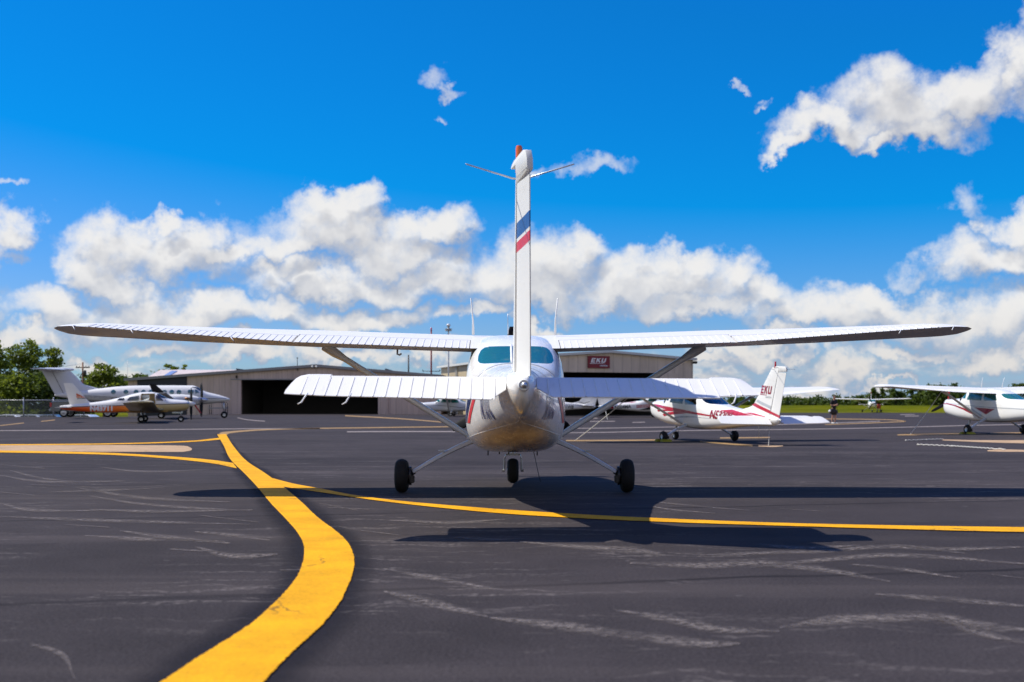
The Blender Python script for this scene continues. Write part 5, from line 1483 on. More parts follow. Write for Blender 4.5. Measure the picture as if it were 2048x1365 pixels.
for y in (-.004, .004): bm.faces.new([bm.verts.new(p) for p in ((x0, y, .1), (x1, y, .1), (x1, y, 1.42), (x0, y, 1.42))])
link('wire_mesh', done(bm, 'wire_mesh', False, False), mesh_mat(), FE)

def car(name, label, cat, group, loc, yaw, colour, prof, glass_prof, width=1.75, wb=(-1.3, 1.3), wr=.32, bed=None):
    o = empty(name, loc, (0, 0, R(yaw))); tag(o, label, cat, group)
    bm = bmesh.new(); rows = []
    belt = .92
    for s in (-1, -.96, -.7, .7, .96, 1):
        row = []
        for y, z in prof:
            tum = 1 - .20 * max(0, (z - belt)) / .6
            e = .985 if abs(s) == 1 else 1
            row.append(Vector((s * width / 2 * tum, y * e, .32 + (z - .32) * (1 if abs(s) < .97 else .985))))
        rows.append(row)
    bm_grid(bm, rows, True, True, True)
    body = link('body', done(bm, 'body', True, True, 35), colour, o)
    for poly in glass_prof:
        for s in (-1, 1):
            bm = bmesh.new(); bm.faces.new([bm.verts.new((s * (width / 2 * (1 - .20 * max(0, z - belt) / .6) + .006), y, z)) for y, z in poly])
            link('window', done(bm, 'window', False, True), M['carglass'], o)
    for y in wb:
        for s in (-1, 1): add_wheel(o, (s * (width / 2 - .09), y, wr), wr, .2, wr * .62, 'car%.2f' % wr)
    return o
M['carglass'] = plain('dark_car_glass', (.02, .028, .035), .06, coat=.5)
M['carwhite'] = plain('white_car_paint', (.72, .72, .72), .25, coat=.8); M['carblue'] = plain('blue_grey_car_paint', (.14, .18, .24), .25, coat=.8); M['cardark'] = plain('charcoal_car_paint', (.035, .042, .045), .25, coat=.8); M['carsilver'] = plain('silver_car_paint', (.45, .47, .48), .25, coat=.8)
sedan = [(-2.2, .32), (2.2, .32), (2.25, .62), (2.1, .78), (1.1, .93), (.35, 1.42), (-.2, 1.47), (-1.0, 1.43), (-1.75, .98), (-2.2, .93), (-2.25, .6)]
sg = [[(.92, .96), (.32, 1.37), (-.25, 1.41), (-.25, .96)], [(-.33, .96), (-.33, 1.41), (-.98, 1.37), (-1.5, 1.0)]]
van = [(-2.2, .32), (2.2, .32), (2.25, .65), (2.1, .85), (1.35, 1.0), (.7, 1.58), (.1, 1.66), (-1.9, 1.62), (-2.2, 1.0), (-2.25, .5)]
vg = [[(1.1, 1.04), (.65, 1.50), (0, 1.56), (0, 1.04)], [(-.1, 1.04), (-.1, 1.56), (-1.8, 1.53), (-1.95, 1.04)]]
def cp(px, d): return ((px - CX) * d / FPX, d, gz((px - CX) * d / FPX, d) - .06)
CG = 'cars parked below the apron edge'
car('parked_car', 'white car below the apron edge, leftmost behind the fence', 'car', CG, cp(17, 106), 80, M['carwhite'], sedan, sg)
car('parked_car', 'silver car whose roof shows just right of the first fence post', 'car', CG, cp(60, 106), 80, M['carsilver'], sedan, sg)
car('parked_car', 'blue-grey car below the apron edge left of the dark pickup', 'car', CG, cp(98, 106), 80, M['carblue'], sedan, sg)
car('parked_car', 'white car seen under the orange plane tail beside the pickup wheel', 'car', CG, cp(164, 106), 80, M['carwhite'], sedan, sg)
pick = [(-2.8, .5), (2.7, .5), (2.78, .85), (2.7, 1.12), (1.45, 1.25), (.75, 1.85), (-.5, 1.88), (-.72, 1.30), (-2.75, 1.28), (-2.82, .75)]
pg = [[(1.2, 1.28), (.72, 1.76), (.2, 1.79), (.2, 1.28)], [(.1, 1.28), (.1, 1.79), (-.45, 1.79), (-.55, 1.28)]]
pd = 95.0; pxx = (178 - CX) * pd / FPX
PK = car('pickup_truck', 'dark grey pickup truck with red tail light behind the orange plane tail', 'pickup', None, (pxx, pd, 0), -86, M['cardark'], pick, pg, 1.95, (-1.75, 1.75), .40)
bm = bmesh.new(); bm_box(bm, (.80, -2.85, .85), (.985, -2.70, 1.2), bevel=.02); link('tail_light', done(bm, 'tail_light', False, True), M['redlens'], PK)
bm = bmesh.new(); bm_box(bm, (.93, -2.7, 1.285), (.975, -.75, 1.34), bevel=.01); link('bed_rail', done(bm, 'bed_rail', False, True), M['carsilver'], PK)
bm = bmesh.new(); bm_box(bm, (-.9, -2.95, .5), (.9, -2.83, .68), bevel=.03); link('bumper', done(bm, 'bumper', False, True), M['carsilver'], PK)
# platform trolley by the turboprop's nose wheel, by the hangar wall
xq = (437 - CX) * 122 / FPX
T_ = empty('work_platform', (xq, 122, 0)); tag(T_, 'low dark work platform with rails by the hangar wall behind the nose wheel', 'platform')
bm = bmesh.new(); bm_box(bm, (-.95, -.5, .62), (.95, .5, .75)); link('deck', done(bm, 'deck', False, True), M['trim'], T_)
for x in (-.85, .85):
    for y in (-.4, .4):
        bm = bmesh.new(); bm_tube(bm, [(x, y, 0), (x, y, 1.25)], .04, 6); link('leg', done(bm, 'leg', True, True), M['dark'], T_)
bm = bmesh.new()
for y in (-.4, .4): bm_tube(bm, [(-.85, y, 1.25), (.85, y, 1.25)], .03, 6)
link('rail', done(bm, 'rail', True, True), M['dark'], T_)
# red tug cart beside the distant plane
xr = (1757.5 - CX) * 156 / FPX
RC = empty('ground_cart', (xr, 156, gz(xr, 156))); tag(RC, 'orange-red upright cart standing beside the distant plane', 'cart')
bm = bmesh.new(); bm_box(bm, (-.22, -.2, .5), (.22, .2, 1.08), bevel=.04); bm_box(bm, (-.18, -.16, 1.08), (.18, .16, 1.16), bevel=.03); link('cabinet', done(bm, 'cabinet', True, True, 30), plain('orange_red_cart_paint', (.40, .05, .02), .6), RC)
for x in (-.2, .2): add_wheel(RC, (x, 0, .2), .2, .08, .1, 'cart')
bm = bmesh.new(); bm_tube(bm, [(-.18, -.2, .5), (-.18, -.4, .95), (.18, -.4, .95), (.18, -.2, .5)], .025, 6); link('handle', done(bm, 'handle', True, True), M['dark'], RC)
# ------------------------------------------------------------------ trees
def leaf_mat(name, a, b2):
    m, t, b = nt(name); w = N(t)
    tc = t.nodes.new('ShaderNodeTexCoord').outputs['Object']
    oi = t.nodes.new('ShaderNodeObjectInfo')
    n1 = w.noise(tc, .9, 4, .6); n2 = w.noise(tc, 6, 3, .6)
    c = w.mix(w.ramp(w.math('ADD', w.math('MULTIPLY', n1, .6), w.math('MULTIPLY', n2, .4)), .36, .64), a, b2)
    c = w.mix(w.math('MULTIPLY', oi.outputs['Random'], .35), c, (a[0] * .7, a[1] * .8, a[2]))
    t.links.new(c, b.inputs['Base Color']); b.inputs['Roughness'].default_value = .6; b.inputs['Specular IOR Level'].default_value = .25
    tr = w('ShaderNodeBsdfTranslucent', {'Color': (b2[0] * 1.3, b2[1] * 1.3, b2[2], 1)})
    mx = w('ShaderNodeMixShader', {0: .35, 1: b.outputs[0], 2: tr.outputs[0]})
    t.links.new(mx.outputs[0], t.nodes['Material Output'].inputs[0])
    return m
M['leaf'] = leaf_mat('broadleaf_green', (.034, .064, .007), (.19, .235, .026))
M['leaf_dark'] = leaf_mat('deep_green_leaf', (.020, .046, .009), (.105, .145, .022))
M['bark'] = plain('grey_brown_bark', (.10, .08, .065), .9, bump=.6)

def crown_mesh(blobs, n, leaf, seed):
    rnd = random.Random(seed); V, F = [], []
    tot = sum(b[3] * b[4] * b[5] for b in blobs) ** 1.0
    vol = [(b[3] * b[4] * b[5]) ** .75 for b in blobs]; sv = sum(vol)
    for b, v in zip(blobs, vol):
        k = int(n * v / sv)
        ncl = max(4, k // 34)
        cl = []
        for _ in range(ncl):
            while True:
                p = Vector((rnd.uniform(-1, 1), rnd.uniform(-1, 1), rnd.uniform(-1, 1)))
                if .25 < p.length < 1: break
            p *= (p.length ** -.35)
            cl.append(p)
        for _ in range(k):
            c = rnd.choice(cl); sp = .26
            p = Vector((b[0] + b[3] * (c.x + rnd.gauss(0, sp)), b[1] + b[4] * (c.y + rnd.gauss(0, sp)), b[2] + b[5] * (c.z + rnd.gauss(0, sp * .8))))
            u = Vector((rnd.gauss(0, 1), rnd.gauss(0, 1), rnd.gauss(0, .7))).normalized(); w = u.cross(Vector((rnd.gauss(0, 1), rnd.gauss(0, 1), rnd.gauss(0, 1)))).normalized()
            s = leaf * rnd.uniform(.6, 1.3); i = len(V)
            V += [p - u * s, p + w * s * .55, p + u * s, p - w * s * .55]; F.append((i, i + 1, i + 2, i + 3))
    me = bpy.data.meshes.new('crown'); me.from_pydata(V, [], F); me.update()
    return me
def trunk_mesh(h, r, blobs, seed):
    rnd = random.Random(seed); bm = bmesh.new()
    pts = [Vector((rnd.uniform(-.1, .1) * k, rnd.uniform(-.1, .1) * k, h * k / 5)) for k in range(6)]
    bm_tube(bm, pts, [r * (1 - .13 * k) * (1.3 if k == 0 else 1) for k in range(6)], 9)
    for b in blobs:
        q = pts[2 + (hash(b[0]) % 3)] if False else pts[3]
        e = Vector(b[:3]); m_ = q.lerp(e, .5) + Vector((0, 0, .08 * h))
        bm_tube(bm, [q, m_, e], [r * .42, r * .28, r * .08], 6)
    return done(bm, 'trunk', True, True)
def tree(label, loc, blobs, n, leaf, seed, mat, group, th=None, r=.22, name='broadleaf_tree'):
    o = empty(name, loc); tag(o, label, 'tree', group)
    link('crown', crown_mesh(blobs, n, leaf, seed), M[mat], o)
    zmin = min(b[2] for b in blobs)
    link('trunk', trunk_mesh(th or zmin + .5, r, blobs, seed), M['bark'], o)
    return o
def tp(px, d): x = (px - CX) * d / FPX; return (x, d, gz(x, d) - .06)
LG = 'trees beyond the fence on the left'
def Z(py, d, base): return EYE + (HY - py) * d / FPX - base
def px_blobs(px0, d, base, rows, depth=1.0):
    """crown lobes placed by where their outline stands, at the tree's own distance"""
    s = d / FPX; out = []; rnd = random.Random(int(px0))
    for px, py, rx, rz in rows: out.append(((px - px0) * s, rnd.uniform(-.6, .6) * rx * s * depth, Z(py, d, base), rx * s, rx * s * depth, rz * s))
    return out
d = 122; b0 = tp(52, d)
tree('tallest airy tree beyond the fence, open crown with sky gaps', b0, px_blobs(52, d, b0[2], [(52, 697, 18, 18), (38, 708, 22, 14), (66, 712, 20, 16), (50, 727, 30, 16), (30, 735, 20, 12), (72, 738, 22, 14), (52, 757, 34, 22), (48, 790, 34, 26)]), 5200, .17, 3, 'leaf', LG)
d = 126; b0 = tp(106, d)
tree('slim pointed tree right of the tallest one, above the T tail', b0, px_blobs(106, d, b0[2], [(106, 710, 13, 16), (112, 726, 12, 12), (98, 728, 14, 14), (104, 750, 20, 18), (100, 785, 26, 26)]), 3400, .17, 5, 'leaf', LG)
d = 118; b0 = tp(-12, d)
tree('dense tree cut by the left edge of the photo', b0, px_blobs(-12, d, b0[2], [(-10, 705, 20, 16), (-2, 722, 20, 18), (-18, 745, 36, 24), (-10, 785, 40, 30)]), 3800, .19, 7, 'leaf', LG)
d = 115; b0 = tp(20, d)
tree('low leafy tree filling the fence gap under the tallest tree', b0, px_blobs(20, d, b0[2], [(12, 768, 30, 22), (34, 778, 26, 24), (18, 805, 36, 22), (0, 824, 36, 12), (44, 824, 36, 12)]), 4400, .2, 9, 'leaf', LG)
d = 117; b0 = tp(88, d)
tree('shrubby tree behind the fence below the T tail', b0, px_blobs(88, d, b0[2], [(84, 770, 30, 22), (110, 782, 26, 24), (88, 806, 38, 20), (130, 800, 26, 18), (90, 824, 36, 12), (140, 824, 36, 12)]), 4600, .2, 11, 'leaf_dark', LG)
d = 119; b0 = tp(160, d)
tree('dark bushy tree hidden behind the fins of the two left planes', b0, px_blobs(160, d, b0[2], [(150, 790, 30, 22), (180, 795, 30, 20), (160, 810, 40, 16)]), 2400, .2, 13, 'leaf_dark', LG)
d = 175; b0 = tp(208, d)
tree('round-headed tree behind the turboprop fuselage', b0, px_blobs(208, d, b0[2], [(208, 745, 22, 13), (190, 756, 18, 12), (228, 752, 18, 12), (205, 768, 34, 16), (232, 772, 24, 14)]), 3200, .26, 15, 'leaf', LG)
d = 180; b0 = tp(262, d)
tree('lower tree between the round-headed one and the hangar', b0, px_blobs(262, d, b0[2], [(250, 762, 18, 10), (276, 758, 18, 8), (264, 772, 34, 12)]), 1800, .28, 17, 'leaf_dark', LG)
d = 185; b0 = tp(176, d)
tree('small tree showing between the pole and the T tail', b0, px_blobs(176, d, b0[2], [(172, 764, 16, 12), (160, 775, 20, 12), (182, 780, 22, 14)]), 1500, .28, 19, 'leaf_dark', LG)
d = 215; b0 = tp(345, d)
tree('treetop peeping over the pink metal roof', b0, px_blobs(345, d, b0[2], [(338, 735, 10, 5), (352, 738, 8, 4), (368, 735, 7, 4), (345, 755, 26, 14)]), 1400, .3, 21, 'leaf', LG)
RG = 'trees along the far edge of the field'
def far_tree(label, px, d, rows, n, leaf, seed, mat='leaf_dark'):
    b0 = tp(px, d); return tree(label, b0, px_blobs(px, d, b0[2], rows), n, leaf, seed, mat, RG, r=.3)
far_tree('tall airy far tree just above the distant plane fin', 1756, 260, [(1750, 784, 9, 8), (1762, 786, 7, 9), (1742, 796, 10, 8), (1756, 802, 18, 10)], 1700, .30, 31)
far_tree('small round far tree left of the distant plane fin', 1716, 265, [(1716, 795, 8, 5), (1714, 804, 12, 8)], 700, .34, 32)
far_tree('broad dark far tree right of the distant plane fin', 1790, 258, [(1782, 789, 12, 8), (1800, 792, 14, 9), (1790, 804, 26, 11)], 1800, .32, 33)
far_tree('dark far tree beneath the wing tip of the plane with the maroon triangle', 1836, 255, [(1828, 788, 13, 10), (1846, 790, 12, 9), (1834, 804, 24, 12)], 1800, .32, 34)
far_tree('tallest dark far tree, beside the red covered blade', 1872, 250, [(1862, 781, 14, 10), (1882, 782, 14, 10), (1872, 798, 28, 16)], 2200, .32, 35)
far_tree('dark far tree directly behind the red covered blade', 1915, 250, [(1905, 784, 14, 10), (1925, 788, 14, 9), (1915, 802, 26, 14)], 1800, .32, 36)
far_tree('far treetop above the wing of the rightmost plane, at the photo edge', 2040, 250, [(2036, 771, 9, 5), (2046, 772, 10, 6), (2040, 786, 22, 14)], 1400, .3, 37)
far_tree('far treetop seen over the middle of the rightmost plane wing', 1908, 248, [(1908, 771, 6, 4), (1904, 786, 20, 12)], 900, .3, 38)
# the rest of the wood reads as one mass
rnd = random.Random(5); bl = []
d = 285; b0 = Vector((0, d, gz(40, d)))
px = 1395
while px < 2500:
    h = (793 if px < 1480 else 797 if px < 1700 else 792) + rnd.uniform(-5, 6)
    rx = rnd.uniform(8, 17); dd = d + rnd.uniform(-8, 20); s = dd / FPX
    zt = EYE + (HY - h) * s - b0.z; zb = -.3
    bl.append(((px - CX) * s, dd - d, .5 * (zt + zb), rx * s, rx * s, .5 * (zt - zb) * .95)); bl.append(((px + rnd.uniform(-6, 6) - CX) * s, dd - d - 1, zb + 1.2, rx * s * 1.1, rx * s, 1.5))
    px += rnd.uniform(5, 12)
wd = link('woods', crown_mesh(bl, 30000, .40, 77), M['leaf_dark'], None, (0, d, b0.z)); tag(wd, 'far dark wood along the field edge', 'woods', None, 'stuff')

# ------------------------------------------------------------------ person with the bags
def skin_obj(name, pts, edges, mat, parent, root=0, sub=2):
    me = bpy.data.meshes.new(name); me.from_pydata([p[:3] for p in pts], edges, []); me.update()
    o = bpy.data.objects.new(name, me); COL.objects.link(o); o.parent = parent
    sk = o.modifiers.new('skin', 'SKIN'); sk.use_smooth_shade = True
    if not me.skin_vertices: me.skin_vertices.new() if hasattr(me.skin_vertices, 'new') else None
    for v, p in zip(me.skin_vertices[0].data, pts): v.radius = (p[3], p[4] if len(p) > 4 else p[3])
    for v in me.skin_vertices[0].data: v.use_root = False
    me.skin_vertices[0].data[root].use_root = True
    ss = o.modifiers.new('subdivision', 'SUBSURF'); ss.levels = sub; ss.render_levels = sub
    me.materials.append(mat)
    return o
M['skin'] = plain('skin', (.46, .24, .16), .55); M['hair'] = plain('brown_hair', (.07, .035, .018), .7, bump=.6, scale=30)
M['shirt'] = plain('black_cotton', (.012, .012, .014), .85); M['shorts'] = plain('dark_shorts_cloth', (.035, .034, .036), .85); M['shoe'] = plain('white_shoe', (.72, .72, .70), .6); M['bagblack'] = plain('black_nylon', (.010, .010, .012), .6)
dP = 68; gp = G(1668, 848); 
PE = empty('person', (gp.x, gp.y, gp.z + .01), (0, 0, R(28)), .945); tag(PE, 'person in black shirt and dark shorts looking down at a phone, standing on the apron', 'person')
# facing -y in local space, x to the person's left
bp = [(0, 0, .93, .13, .10), (0, .01, 1.12, .125, .09), (0, .0, 1.30, .15, .10), (0, .01, 1.43, .10, .08), (0, -.005, 1.50, .052, .052), (0, -.03, 1.57, .06, .062), (0, -.045, 1.66, .078, .092), (0, -.03, 1.73, .06, .07),
      (.19, .01, 1.41, .058), (.235, .03, 1.14, .042), (.10, -.22, 1.13, .032), (.05, -.265, 1.15, .026),
      (-.19, .01, 1.41, .058), (-.235, .03, 1.14, .042), (-.06, -.22, 1.16, .032), (-.015, -.27, 1.19, .026),
      (.095, 0, .86, .085), (.10, -.02, .49, .056), (.10, -.01, .34, .058), (.105, .03, .09, .036), (.11, -.05, .04, .040, .03), (.12, -.13, .03, .032, .02),
      (-.095, 0, .86, .085), (-.09, .03, .49, .056), (-.085, .06, .34, .058), (-.08, .10, .09, .036), (-.085, .02, .04, .040, .03), (-.09, -.07, .03, .032, .02)]
be = [(0, 1), (1, 2), (2, 3), (3, 4), (4, 5), (5, 6), (6, 7), (3, 8), (8, 9), (9, 10), (10, 11), (3, 12), (12, 13), (13, 14), (14, 15), (0, 16), (16, 17), (17, 18), (18, 19), (19, 20), (20, 21), (0, 22), (22, 23), (23, 24), (24, 25), (25, 26), (26, 27)]
hb = list(bp); he = list(be)
for base, sx in ((11, -1), (15, 1)):       # five fingers on each hand, curled round the phone
    bx, by, bz = bp[base][:3]
    for k in range(4):
        o_ = (k - 1.5) * .018; i = len(hb)
        hb += [(bx + sx * .02, by - .045, bz + .01 + o_, .009), (bx + sx * .045, by - .06, bz + .012 + o_, .008), (bx + sx * .058, by - .045 + .004 * k, bz + .014 + o_, .007)]
        he += [(base, i), (i, i + 1), (i + 1, i + 2)]
    i = len(hb); hb += [(bx + sx * .005, by - .01, bz + .045, .010), (bx + sx * .03, by - .035, bz + .062, .008)]; he += [(base, i), (i, i + 1)]
skin_obj('body', hb, he, M['skin'], PE)
bm = bmesh.new(); bmesh.ops.create_icosphere(bm, subdivisions=3, radius=1)
for v in bm.verts:
    v.co = Vector((v.co.x * .088, v.co.y * .105, v.co.z * .095))
    if v.co.y < -.02 and v.co.z < .035: v.co.y = -.02 + (v.co.y + .02) * .2; v.co.x *= .9
    if v.co.z < -.05: v.co.z = -.05 - (v.co.z + .05) * .3
    v.co += Vector((0, -.025, 1.70))
link('hair', done(bm, 'hair', True, True), M['hair'], PE)
bm = bmesh.new()
for s in (-1, 1): bm_box(bm, (s * .03 - .012, -.128, 1.655), (s * .03 + .012, -.118, 1.667), bevel=.003)
bm_box(bm, (-.022, -.122, 1.60), (.022, -.112, 1.606), bevel=.002)
link('eyes_and_mouth', done(bm, 'eyes_and_mouth', True, True), M['hair'], PE)
bm = bmesh.new(); bm_tube(bm, [(0, -.118, 1.66), (0, -.140, 1.628), (0, -.120, 1.618)], [.008, .013, .008], 6)
for s in (-1, 1): bm_tube(bm, [(s * .078, -.03, 1.67), (s * .088, -.02, 1.655), (s * .078, -.025, 1.63)], [.012, .016, .010], 6)
link('nose_and_ears', done(bm, 'nose_and_ears', True, True), M['skin'], PE)
sp_ = [(0, 0, .84, .17, .135), (0, .01, 1.10, .155, .115), (0, 0, 1.30, .175, .125), (0, .01, 1.44, .12, .09), (.20, .01, 1.41, .078), (.232, .025, 1.20, .072), (-.20, .01, 1.41, .078), (-.232, .025, 1.20, .072)]
skin_obj('shirt', sp_, [(0, 1), (1, 2), (2, 3), (3, 4), (4, 5), (3, 6), (6, 7)], M['shirt'], PE)
hp = [(0, 0, .98, .15, .118), (.098, 0, .82, .112), (.105, -.015, .52, .098), (-.098, 0, .82, .112), (-.095, .02, .52, .098), (0, 0, .88, .165, .13)]
skin_obj('shorts', hp, [(0, 5), (5, 1), (1, 2), (5, 3), (3, 4)], M['shorts'], PE)
for x, y in ((.112, -.04), (-.085, .03)):
    bm = bmesh.new(); rows = []
    for yy, w_, h_ in ((.09, .035, .07), (.06, .045, .09), (0, .046, .085), (-.08, .05, .06), (-.13, .042, .045), (-.16, .02, .03)):
        rows.append([Vector((x + w_ * math.cos(a), y + yy, max(0, .5 * h_ + .55 * h_ * math.sin(a)))) for a in [2 * math.pi * q / 10 for q in range(10)]])
    bm_grid(bm, rows, True, True, True); link('shoe', done(bm, 'shoe', True, True), M['shoe'], PE)
pm = root_matrix(PE)
bm = bmesh.new(); bm_box(bm, (-.035, -.006, -.07), (.035, .006, .07), bevel=.004)
tag(link('phone', done(bm, 'phone', True, True), M['bagblack'], None, tuple(pm @ Vector((.015, -.315, 1.20))), (R(-35), 0, R(28))), 'small dark phone held in both hands by the person', 'phone')
def bag(label, c, sx, sy, sz, patch=False):
    bm = bmesh.new(); bmesh.ops.create_icosphere(bm, subdivisions=3, radius=1)
    for v in bm.verts:
        v.co = Vector((sx * math.copysign(abs(v.co.x) ** .6, v.co.x), sy * math.copysign(abs(v.co.y) ** .6, v.co.y), sz * math.copysign(abs(v.co.z) ** .75, v.co.z)))
        v.co.z -= .12 * sz * (v.co.x / sx) ** 2
    o = link('shoulder_bag', done(bm, 'shoulder_bag', True, True), M['bagblack'], None, tuple(pm @ Vector(c)), (0, R(8), R(20)))
    tag(o, label, 'bag', 'bags carried by the person')
    bm = bmesh.new(); bm_tube(bm, [(-.12, 0, sz * .8), (-.05, .0, .40), (.02, .02, .42), (.10, 0, sz * .8)], .014, 6); link('strap', done(bm, 'strap', True, True), M['bagblack'], o)
    if patch:
        bm = bmesh.new(); bmesh.ops.create_icosphere(bm, subdivisions=2, radius=.075)
        for v in bm.verts: v.co.z *= 1.15
        link('white_pouch', done(bm, 'white_pouch', True, True), M['whiteplastic'], o, (-sx * 1.05, -.02, -.02))
bag('larger black bag with a white pouch hanging at the left hip in the photo', (-.22, -.06, .78), .17, .11, .16, True)
bag('smaller black bag half hidden behind the right side of the person', (.23, .10, .74), .13, .09, .12)

# ------------------------------------------------------------------ sky with cumulus, by compass direction and height angle
SUN_EL, SUN_AZ = 52.5, 279.0        # azimuth clockwise from +y; sun stands to the left and a little ahead
world = bpy.data.worlds.new('World'); scene.world = world; world.use_nodes = True
t = world.node_tree; w = N(t)
for n in list(t.nodes): t.nodes.remove(n)
sky = w('ShaderNodeTexSky'); sky.sky_type = 'NISHITA'; sky.sun_disc = False
sky.sun_elevation = R(SUN_EL); sky.sun_rotation = R(SUN_AZ); sky.altitude = 300; sky.air_density = 1.0; sky.dust_density = .3; sky.ozone_density = 4.0
gen = t.nodes.new('ShaderNodeTexCoord').outputs['Generated']
BL = [  # px, py, rx, ry of the cumulus lobes as they stand over the field
 (330,512,150,62),(235,505,75,50),(390,480,70,48),(310,452,48,24),(210,545,60,40),(455,505,60,30),
 (700,462,180,52),(710,428,75,28),(850,450,80,38),(560,488,90,36),(780,500,140,45),
 (640,562,150,42),(770,560,150,44),(900,548,70,60),(560,540,60,30),
 (1090,545,130,70),(1165,505,55,45),(1010,570,80,45),(1060,600,110,40),
 (1330,575,175,58),(1345,530,75,36),(1470,548,75,45),(1540,600,70,42),(1260,600,110,42),(1400,625,150,35),
 (130,640,100,50),(300,615,110,52),(420,628,110,42),(560,620,80,36),(700,640,130,34),(810,635,70,36),(230,570,70,30),(960,640,70,26),
 (1680,625,150,48),(1850,625,120,50),(1990,650,100,62),(1760,598,90,30),(1590,650,120,30),
 (2000,515,100,58),(2060,470,60,45),(1840,540,57,32,.46),(1890,505,60,25,.46),(1958,398,57,41,.46),(2030,430,50,40),
 (1660,252,95,36),(1800,215,125,62),(1930,200,110,48),(2040,130,55,75),(1840,262,110,34),(1590,275,50,20),(1740,280,50,18),(2080,60,60,70),
 (845,165,54,28,.46),(895,186,51,16,.46),(1195,335,78,24,.46),(1088,330,45,17,.46),(880,235,24,9,.46),(1465,175,18,12,.46),(1515,200,21,12,.46),
 (25,462,60,48),(8,360,24,14,.46),(20,520,45,22,.46),(-60,500,60,60),(-120,620,120,60),(2160,600,120,60),
 (1080,665,60,18),(640,700,70,22),(480,718,110,22),(700,735,120,20),(860,728,60,22),(60,695,90,26),(330,690,90,22),(180,720,80,18),
 (1480,715,70,26),(1420,745,50,16),(1690,735,90,28),(1840,700,120,20),(1990,725,80,26),(2040,700,60,20),(1600,790,90,10),(1780,762,120,8),(1560,690,90,20)]
def cloud_group(blobs, name, det):
    """cover of the cumulus standing in one stretch of the horizon"""
    g = bpy.data.node_groups.new(name, 'ShaderNodeTree')
    g.interface.new_socket('Dir', in_out='INPUT', socket_type='NodeSocketVector')
    g.interface.new_socket('Cover', in_out='OUTPUT', socket_type='NodeSocketFloat')
    q = N(g); gi = g.nodes.new('NodeGroupInput').outputs[0]; go = g.nodes.new('NodeGroupOutput')
    sp = q('ShaderNodeSeparateXYZ', {0: gi})
    az = q.math('ARCTAN2', sp.outputs[0], sp.outputs[1]); el = q.math('ARCSINE', sp.outputs[2])
    P2 = q('ShaderNodeCombineXYZ', {0: az, 1: el, 2: 0.0}).outputs[0]
    n1 = q.noise(gi, 16, det, .60, 1)
    wv = q.vec('MULTIPLY', q.vec('SUBTRACT', n1, (.5, .5, .5)), (.115, .100, 0))
    pw_ = q.vec('ADD', P2, wv)
    acc = None
    for px, py, rx, ry, *st in blobs:
        u, v_ = (px - CX) / FPX, (HY - py) / FPX
        a = math.atan(u); e = math.atan((v_ - .10 * ry / FPX) * math.cos(a)); k = 1 / FPX
        ix, iy = 1 / (rx * 1.34 * k * math.cos(a) ** 2), 1 / (ry * 1.36 * k * math.cos(a))
        dv = q.vec('MULTIPLY_ADD', pw_, (ix, iy, 0), (-a * ix, -e * iy, 0))
        dv = q.vec('MAXIMUM', dv, q.vec('MULTIPLY', dv, (-1, -1.45, 0)))        # flatter base than top
        d2_ = q.vec('DOT_PRODUCT', dv, dv, out=1)
        if st: d2_ = q.math('ADD', d2_, 1 - st[0])
        acc = d2_ if acc is None else q.math('SMOOTH_MIN', acc, d2_, .25)
    cov = q.math('SUBTRACT', 1.0, acc)
    low = q.math('ADD', q.math('MULTIPLY_ADD', q.noise(q.mapping(gi, (1, 1, 3.2)), 13, 6, .62), 4.2, -2.15), q.ramp(el, .085, .02, -1.3, .35))
    cov = q.math('MAXIMUM', cov, low)
    g.links.new(cov, go.inputs[0])
    return g
sepg = w('ShaderNodeSeparateXYZ', {0: gen}); sepz = sepg.outputs[2]
az_ = w.math('ARCTAN2', sepg.outputs[0], sepg.outputs[1])
SKY_K = 0.10
# deep polarised blue: the sky colour graded towards saturated blue, paler at the horizon
sc_ = w('ShaderNodeSeparateColor', {0: sky.outputs[0]})
r_ = w.math('MINIMUM', w.math('MAXIMUM', w.math('MULTIPLY', w.math('SUBTRACT', sc_.outputs[0], 2.25), .95), 0.03), 2.7)
g_ = w.math('MULTIPLY', sc_.outputs[1], .69)
b_2 = w.math('MAXIMUM', w.math('MULTIPLY', sc_.outputs[2], w.ramp(sc_.outputs[0], 1.6, 5.2, 1.27, 1.0, False)), 5.6)
skyc = w('ShaderNodeCombineColor', {0: r_, 1: g_, 2: b_2}).outputs[0]
above = w.ramp(sepz, -.01, .004)
def sky_closure(c0, c1, mott, fine):
    al = w.ramp(w.math('MULTIPLY_ADD', fine, .70, c0), -.12, 1.0)
    depth = w.ramp(c0, .25, 1.0, 0, 1, False)
    sh = w.math('MULTIPLY_ADD', w.math('SUBTRACT', c0, c1), .85, .50)
    sh = w.math('ADD', sh, w.math('MULTIPLY', mott, .42))
    sh = w.math('SUBTRACT', sh, w.math('MULTIPLY', depth, .08))
    sh = w.ramp(sh, -.05, .88)
    dark = w.mix(w.ramp(sepz, .16, .03), (.47, .485, .545), (.40, .475, .62))
    lite = w.mix(w.ramp(sepz, .10, .02), (1.0, .985, .965), (.86, .83, .80))
    ccol = w.mix(sh, dark, lite)
    cl = w.vec('MULTIPLY', ccol, (7.7, 7.7, 7.7))
    mx = w.mix(w.math('MULTIPLY', w.math('MULTIPLY', al, .97), above), skyc, cl)
    return w('ShaderNodeBackground', {'Color': mx, 'Strength': SKY_K}).outputs[0]
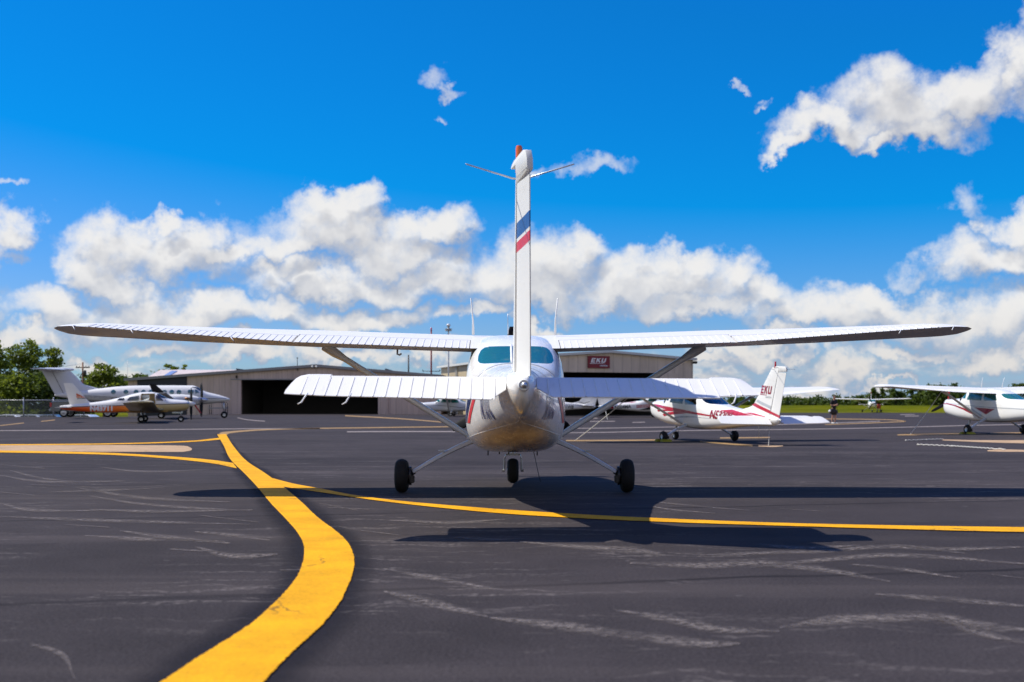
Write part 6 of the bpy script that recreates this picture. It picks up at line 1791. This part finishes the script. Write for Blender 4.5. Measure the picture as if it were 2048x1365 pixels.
# clouds outside the view, with unseen cover added behind the camera as fill light
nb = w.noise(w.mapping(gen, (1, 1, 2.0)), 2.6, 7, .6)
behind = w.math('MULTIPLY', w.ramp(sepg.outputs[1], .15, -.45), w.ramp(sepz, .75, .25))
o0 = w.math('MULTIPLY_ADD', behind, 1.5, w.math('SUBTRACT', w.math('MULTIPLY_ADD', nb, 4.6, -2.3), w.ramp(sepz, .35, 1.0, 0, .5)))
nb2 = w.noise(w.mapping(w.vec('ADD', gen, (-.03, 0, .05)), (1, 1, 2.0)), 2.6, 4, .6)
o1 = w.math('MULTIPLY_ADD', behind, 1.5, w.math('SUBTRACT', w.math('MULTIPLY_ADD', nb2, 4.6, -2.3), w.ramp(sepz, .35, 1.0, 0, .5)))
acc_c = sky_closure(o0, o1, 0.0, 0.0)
EDGES = [-.56, -.36, -.24, -.12, 0.0, .12, .24, .36, .56]
for a0, a1 in zip(EDGES, EDGES[1:]):
    sub = []
    for q in BL:
        ca = math.atan((q[0] - CX) / FPX); ra = (q[2] * 1.9 + 130) / FPX
        if ca + ra > a0 and ca - ra < a1: sub.append(q)
    g = cloud_group(sub, 'cumulus_cover', 7); gb = cloud_group(sub, 'cumulus_cover_above', 4)
    n0 = t.nodes.new('ShaderNodeGroup'); n0.node_tree = g; t.links.new(gen, n0.inputs[0])
    up = w.vec('NORMALIZE', w.vec('ADD', gen, (-.008, 0.0, .017)))
    n1 = t.nodes.new('ShaderNodeGroup'); n1.node_tree = gb; t.links.new(up, n1.inputs[0])
    mott = w.math('SUBTRACT', w.noise(gen, 26, 4, .62), .5)
    fine = w.math('SUBTRACT', w.noise(gen, 75, 4, .65), .5)
    cc = sky_closure(n0.outputs[0], n1.outputs[0], mott, fine)
    inside = w.math('MULTIPLY', w.math('MULTIPLY', w.math('GREATER_THAN', az_, a0), w.math('LESS_THAN', az_, a1)), w.math('LESS_THAN', sepz, .46))
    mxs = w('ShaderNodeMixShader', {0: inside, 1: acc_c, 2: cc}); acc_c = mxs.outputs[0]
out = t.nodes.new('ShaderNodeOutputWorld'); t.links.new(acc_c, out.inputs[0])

sd = bpy.data.lights.new('sun', 'SUN'); sd.energy = 4.9; sd.angle = R(.53); sd.color = (1.0, .95, .865)
so = bpy.data.objects.new('sun', sd); COL.objects.link(so)
e, a = R(SUN_EL), R(SUN_AZ)
tosun = Vector((math.sin(a) * math.cos(e), math.cos(a) * math.cos(e), math.sin(e)))
so.rotation_euler = tosun.to_track_quat('Z', 'Y').to_euler(); so.location = (-20, 5, 30)

# ------------------------------------------------------------------ camera
cd = bpy.data.cameras.new('camera'); cam = bpy.data.objects.new('camera', cd); COL.objects.link(cam)
cam.location = (0, 0, EYE); cam.rotation_euler = (R(90), 0, 0)
cd.sensor_width = 36; cd.lens = FPX / 2048 * 36; cd.shift_y = (HY - 682.5) / 2048; cd.clip_start = .1; cd.clip_end = 8000
cd.dof.use_dof = True; cd.dof.focus_distance = 13.5; cd.dof.aperture_fstop = 2.5
scene.camera = cam
scene.render.engine = 'CYCLES'
scene.cycles.max_bounces = 8; scene.cycles.transparent_max_bounces = 16; scene.cycles.caustics_reflective = False; scene.cycles.caustics_refractive = False
scene.cycles.use_denoising = True
scene.view_settings.view_transform = 'Standard'; scene.view_settings.look = 'None'; scene.view_settings.exposure = .2; scene.view_settings.gamma = 1
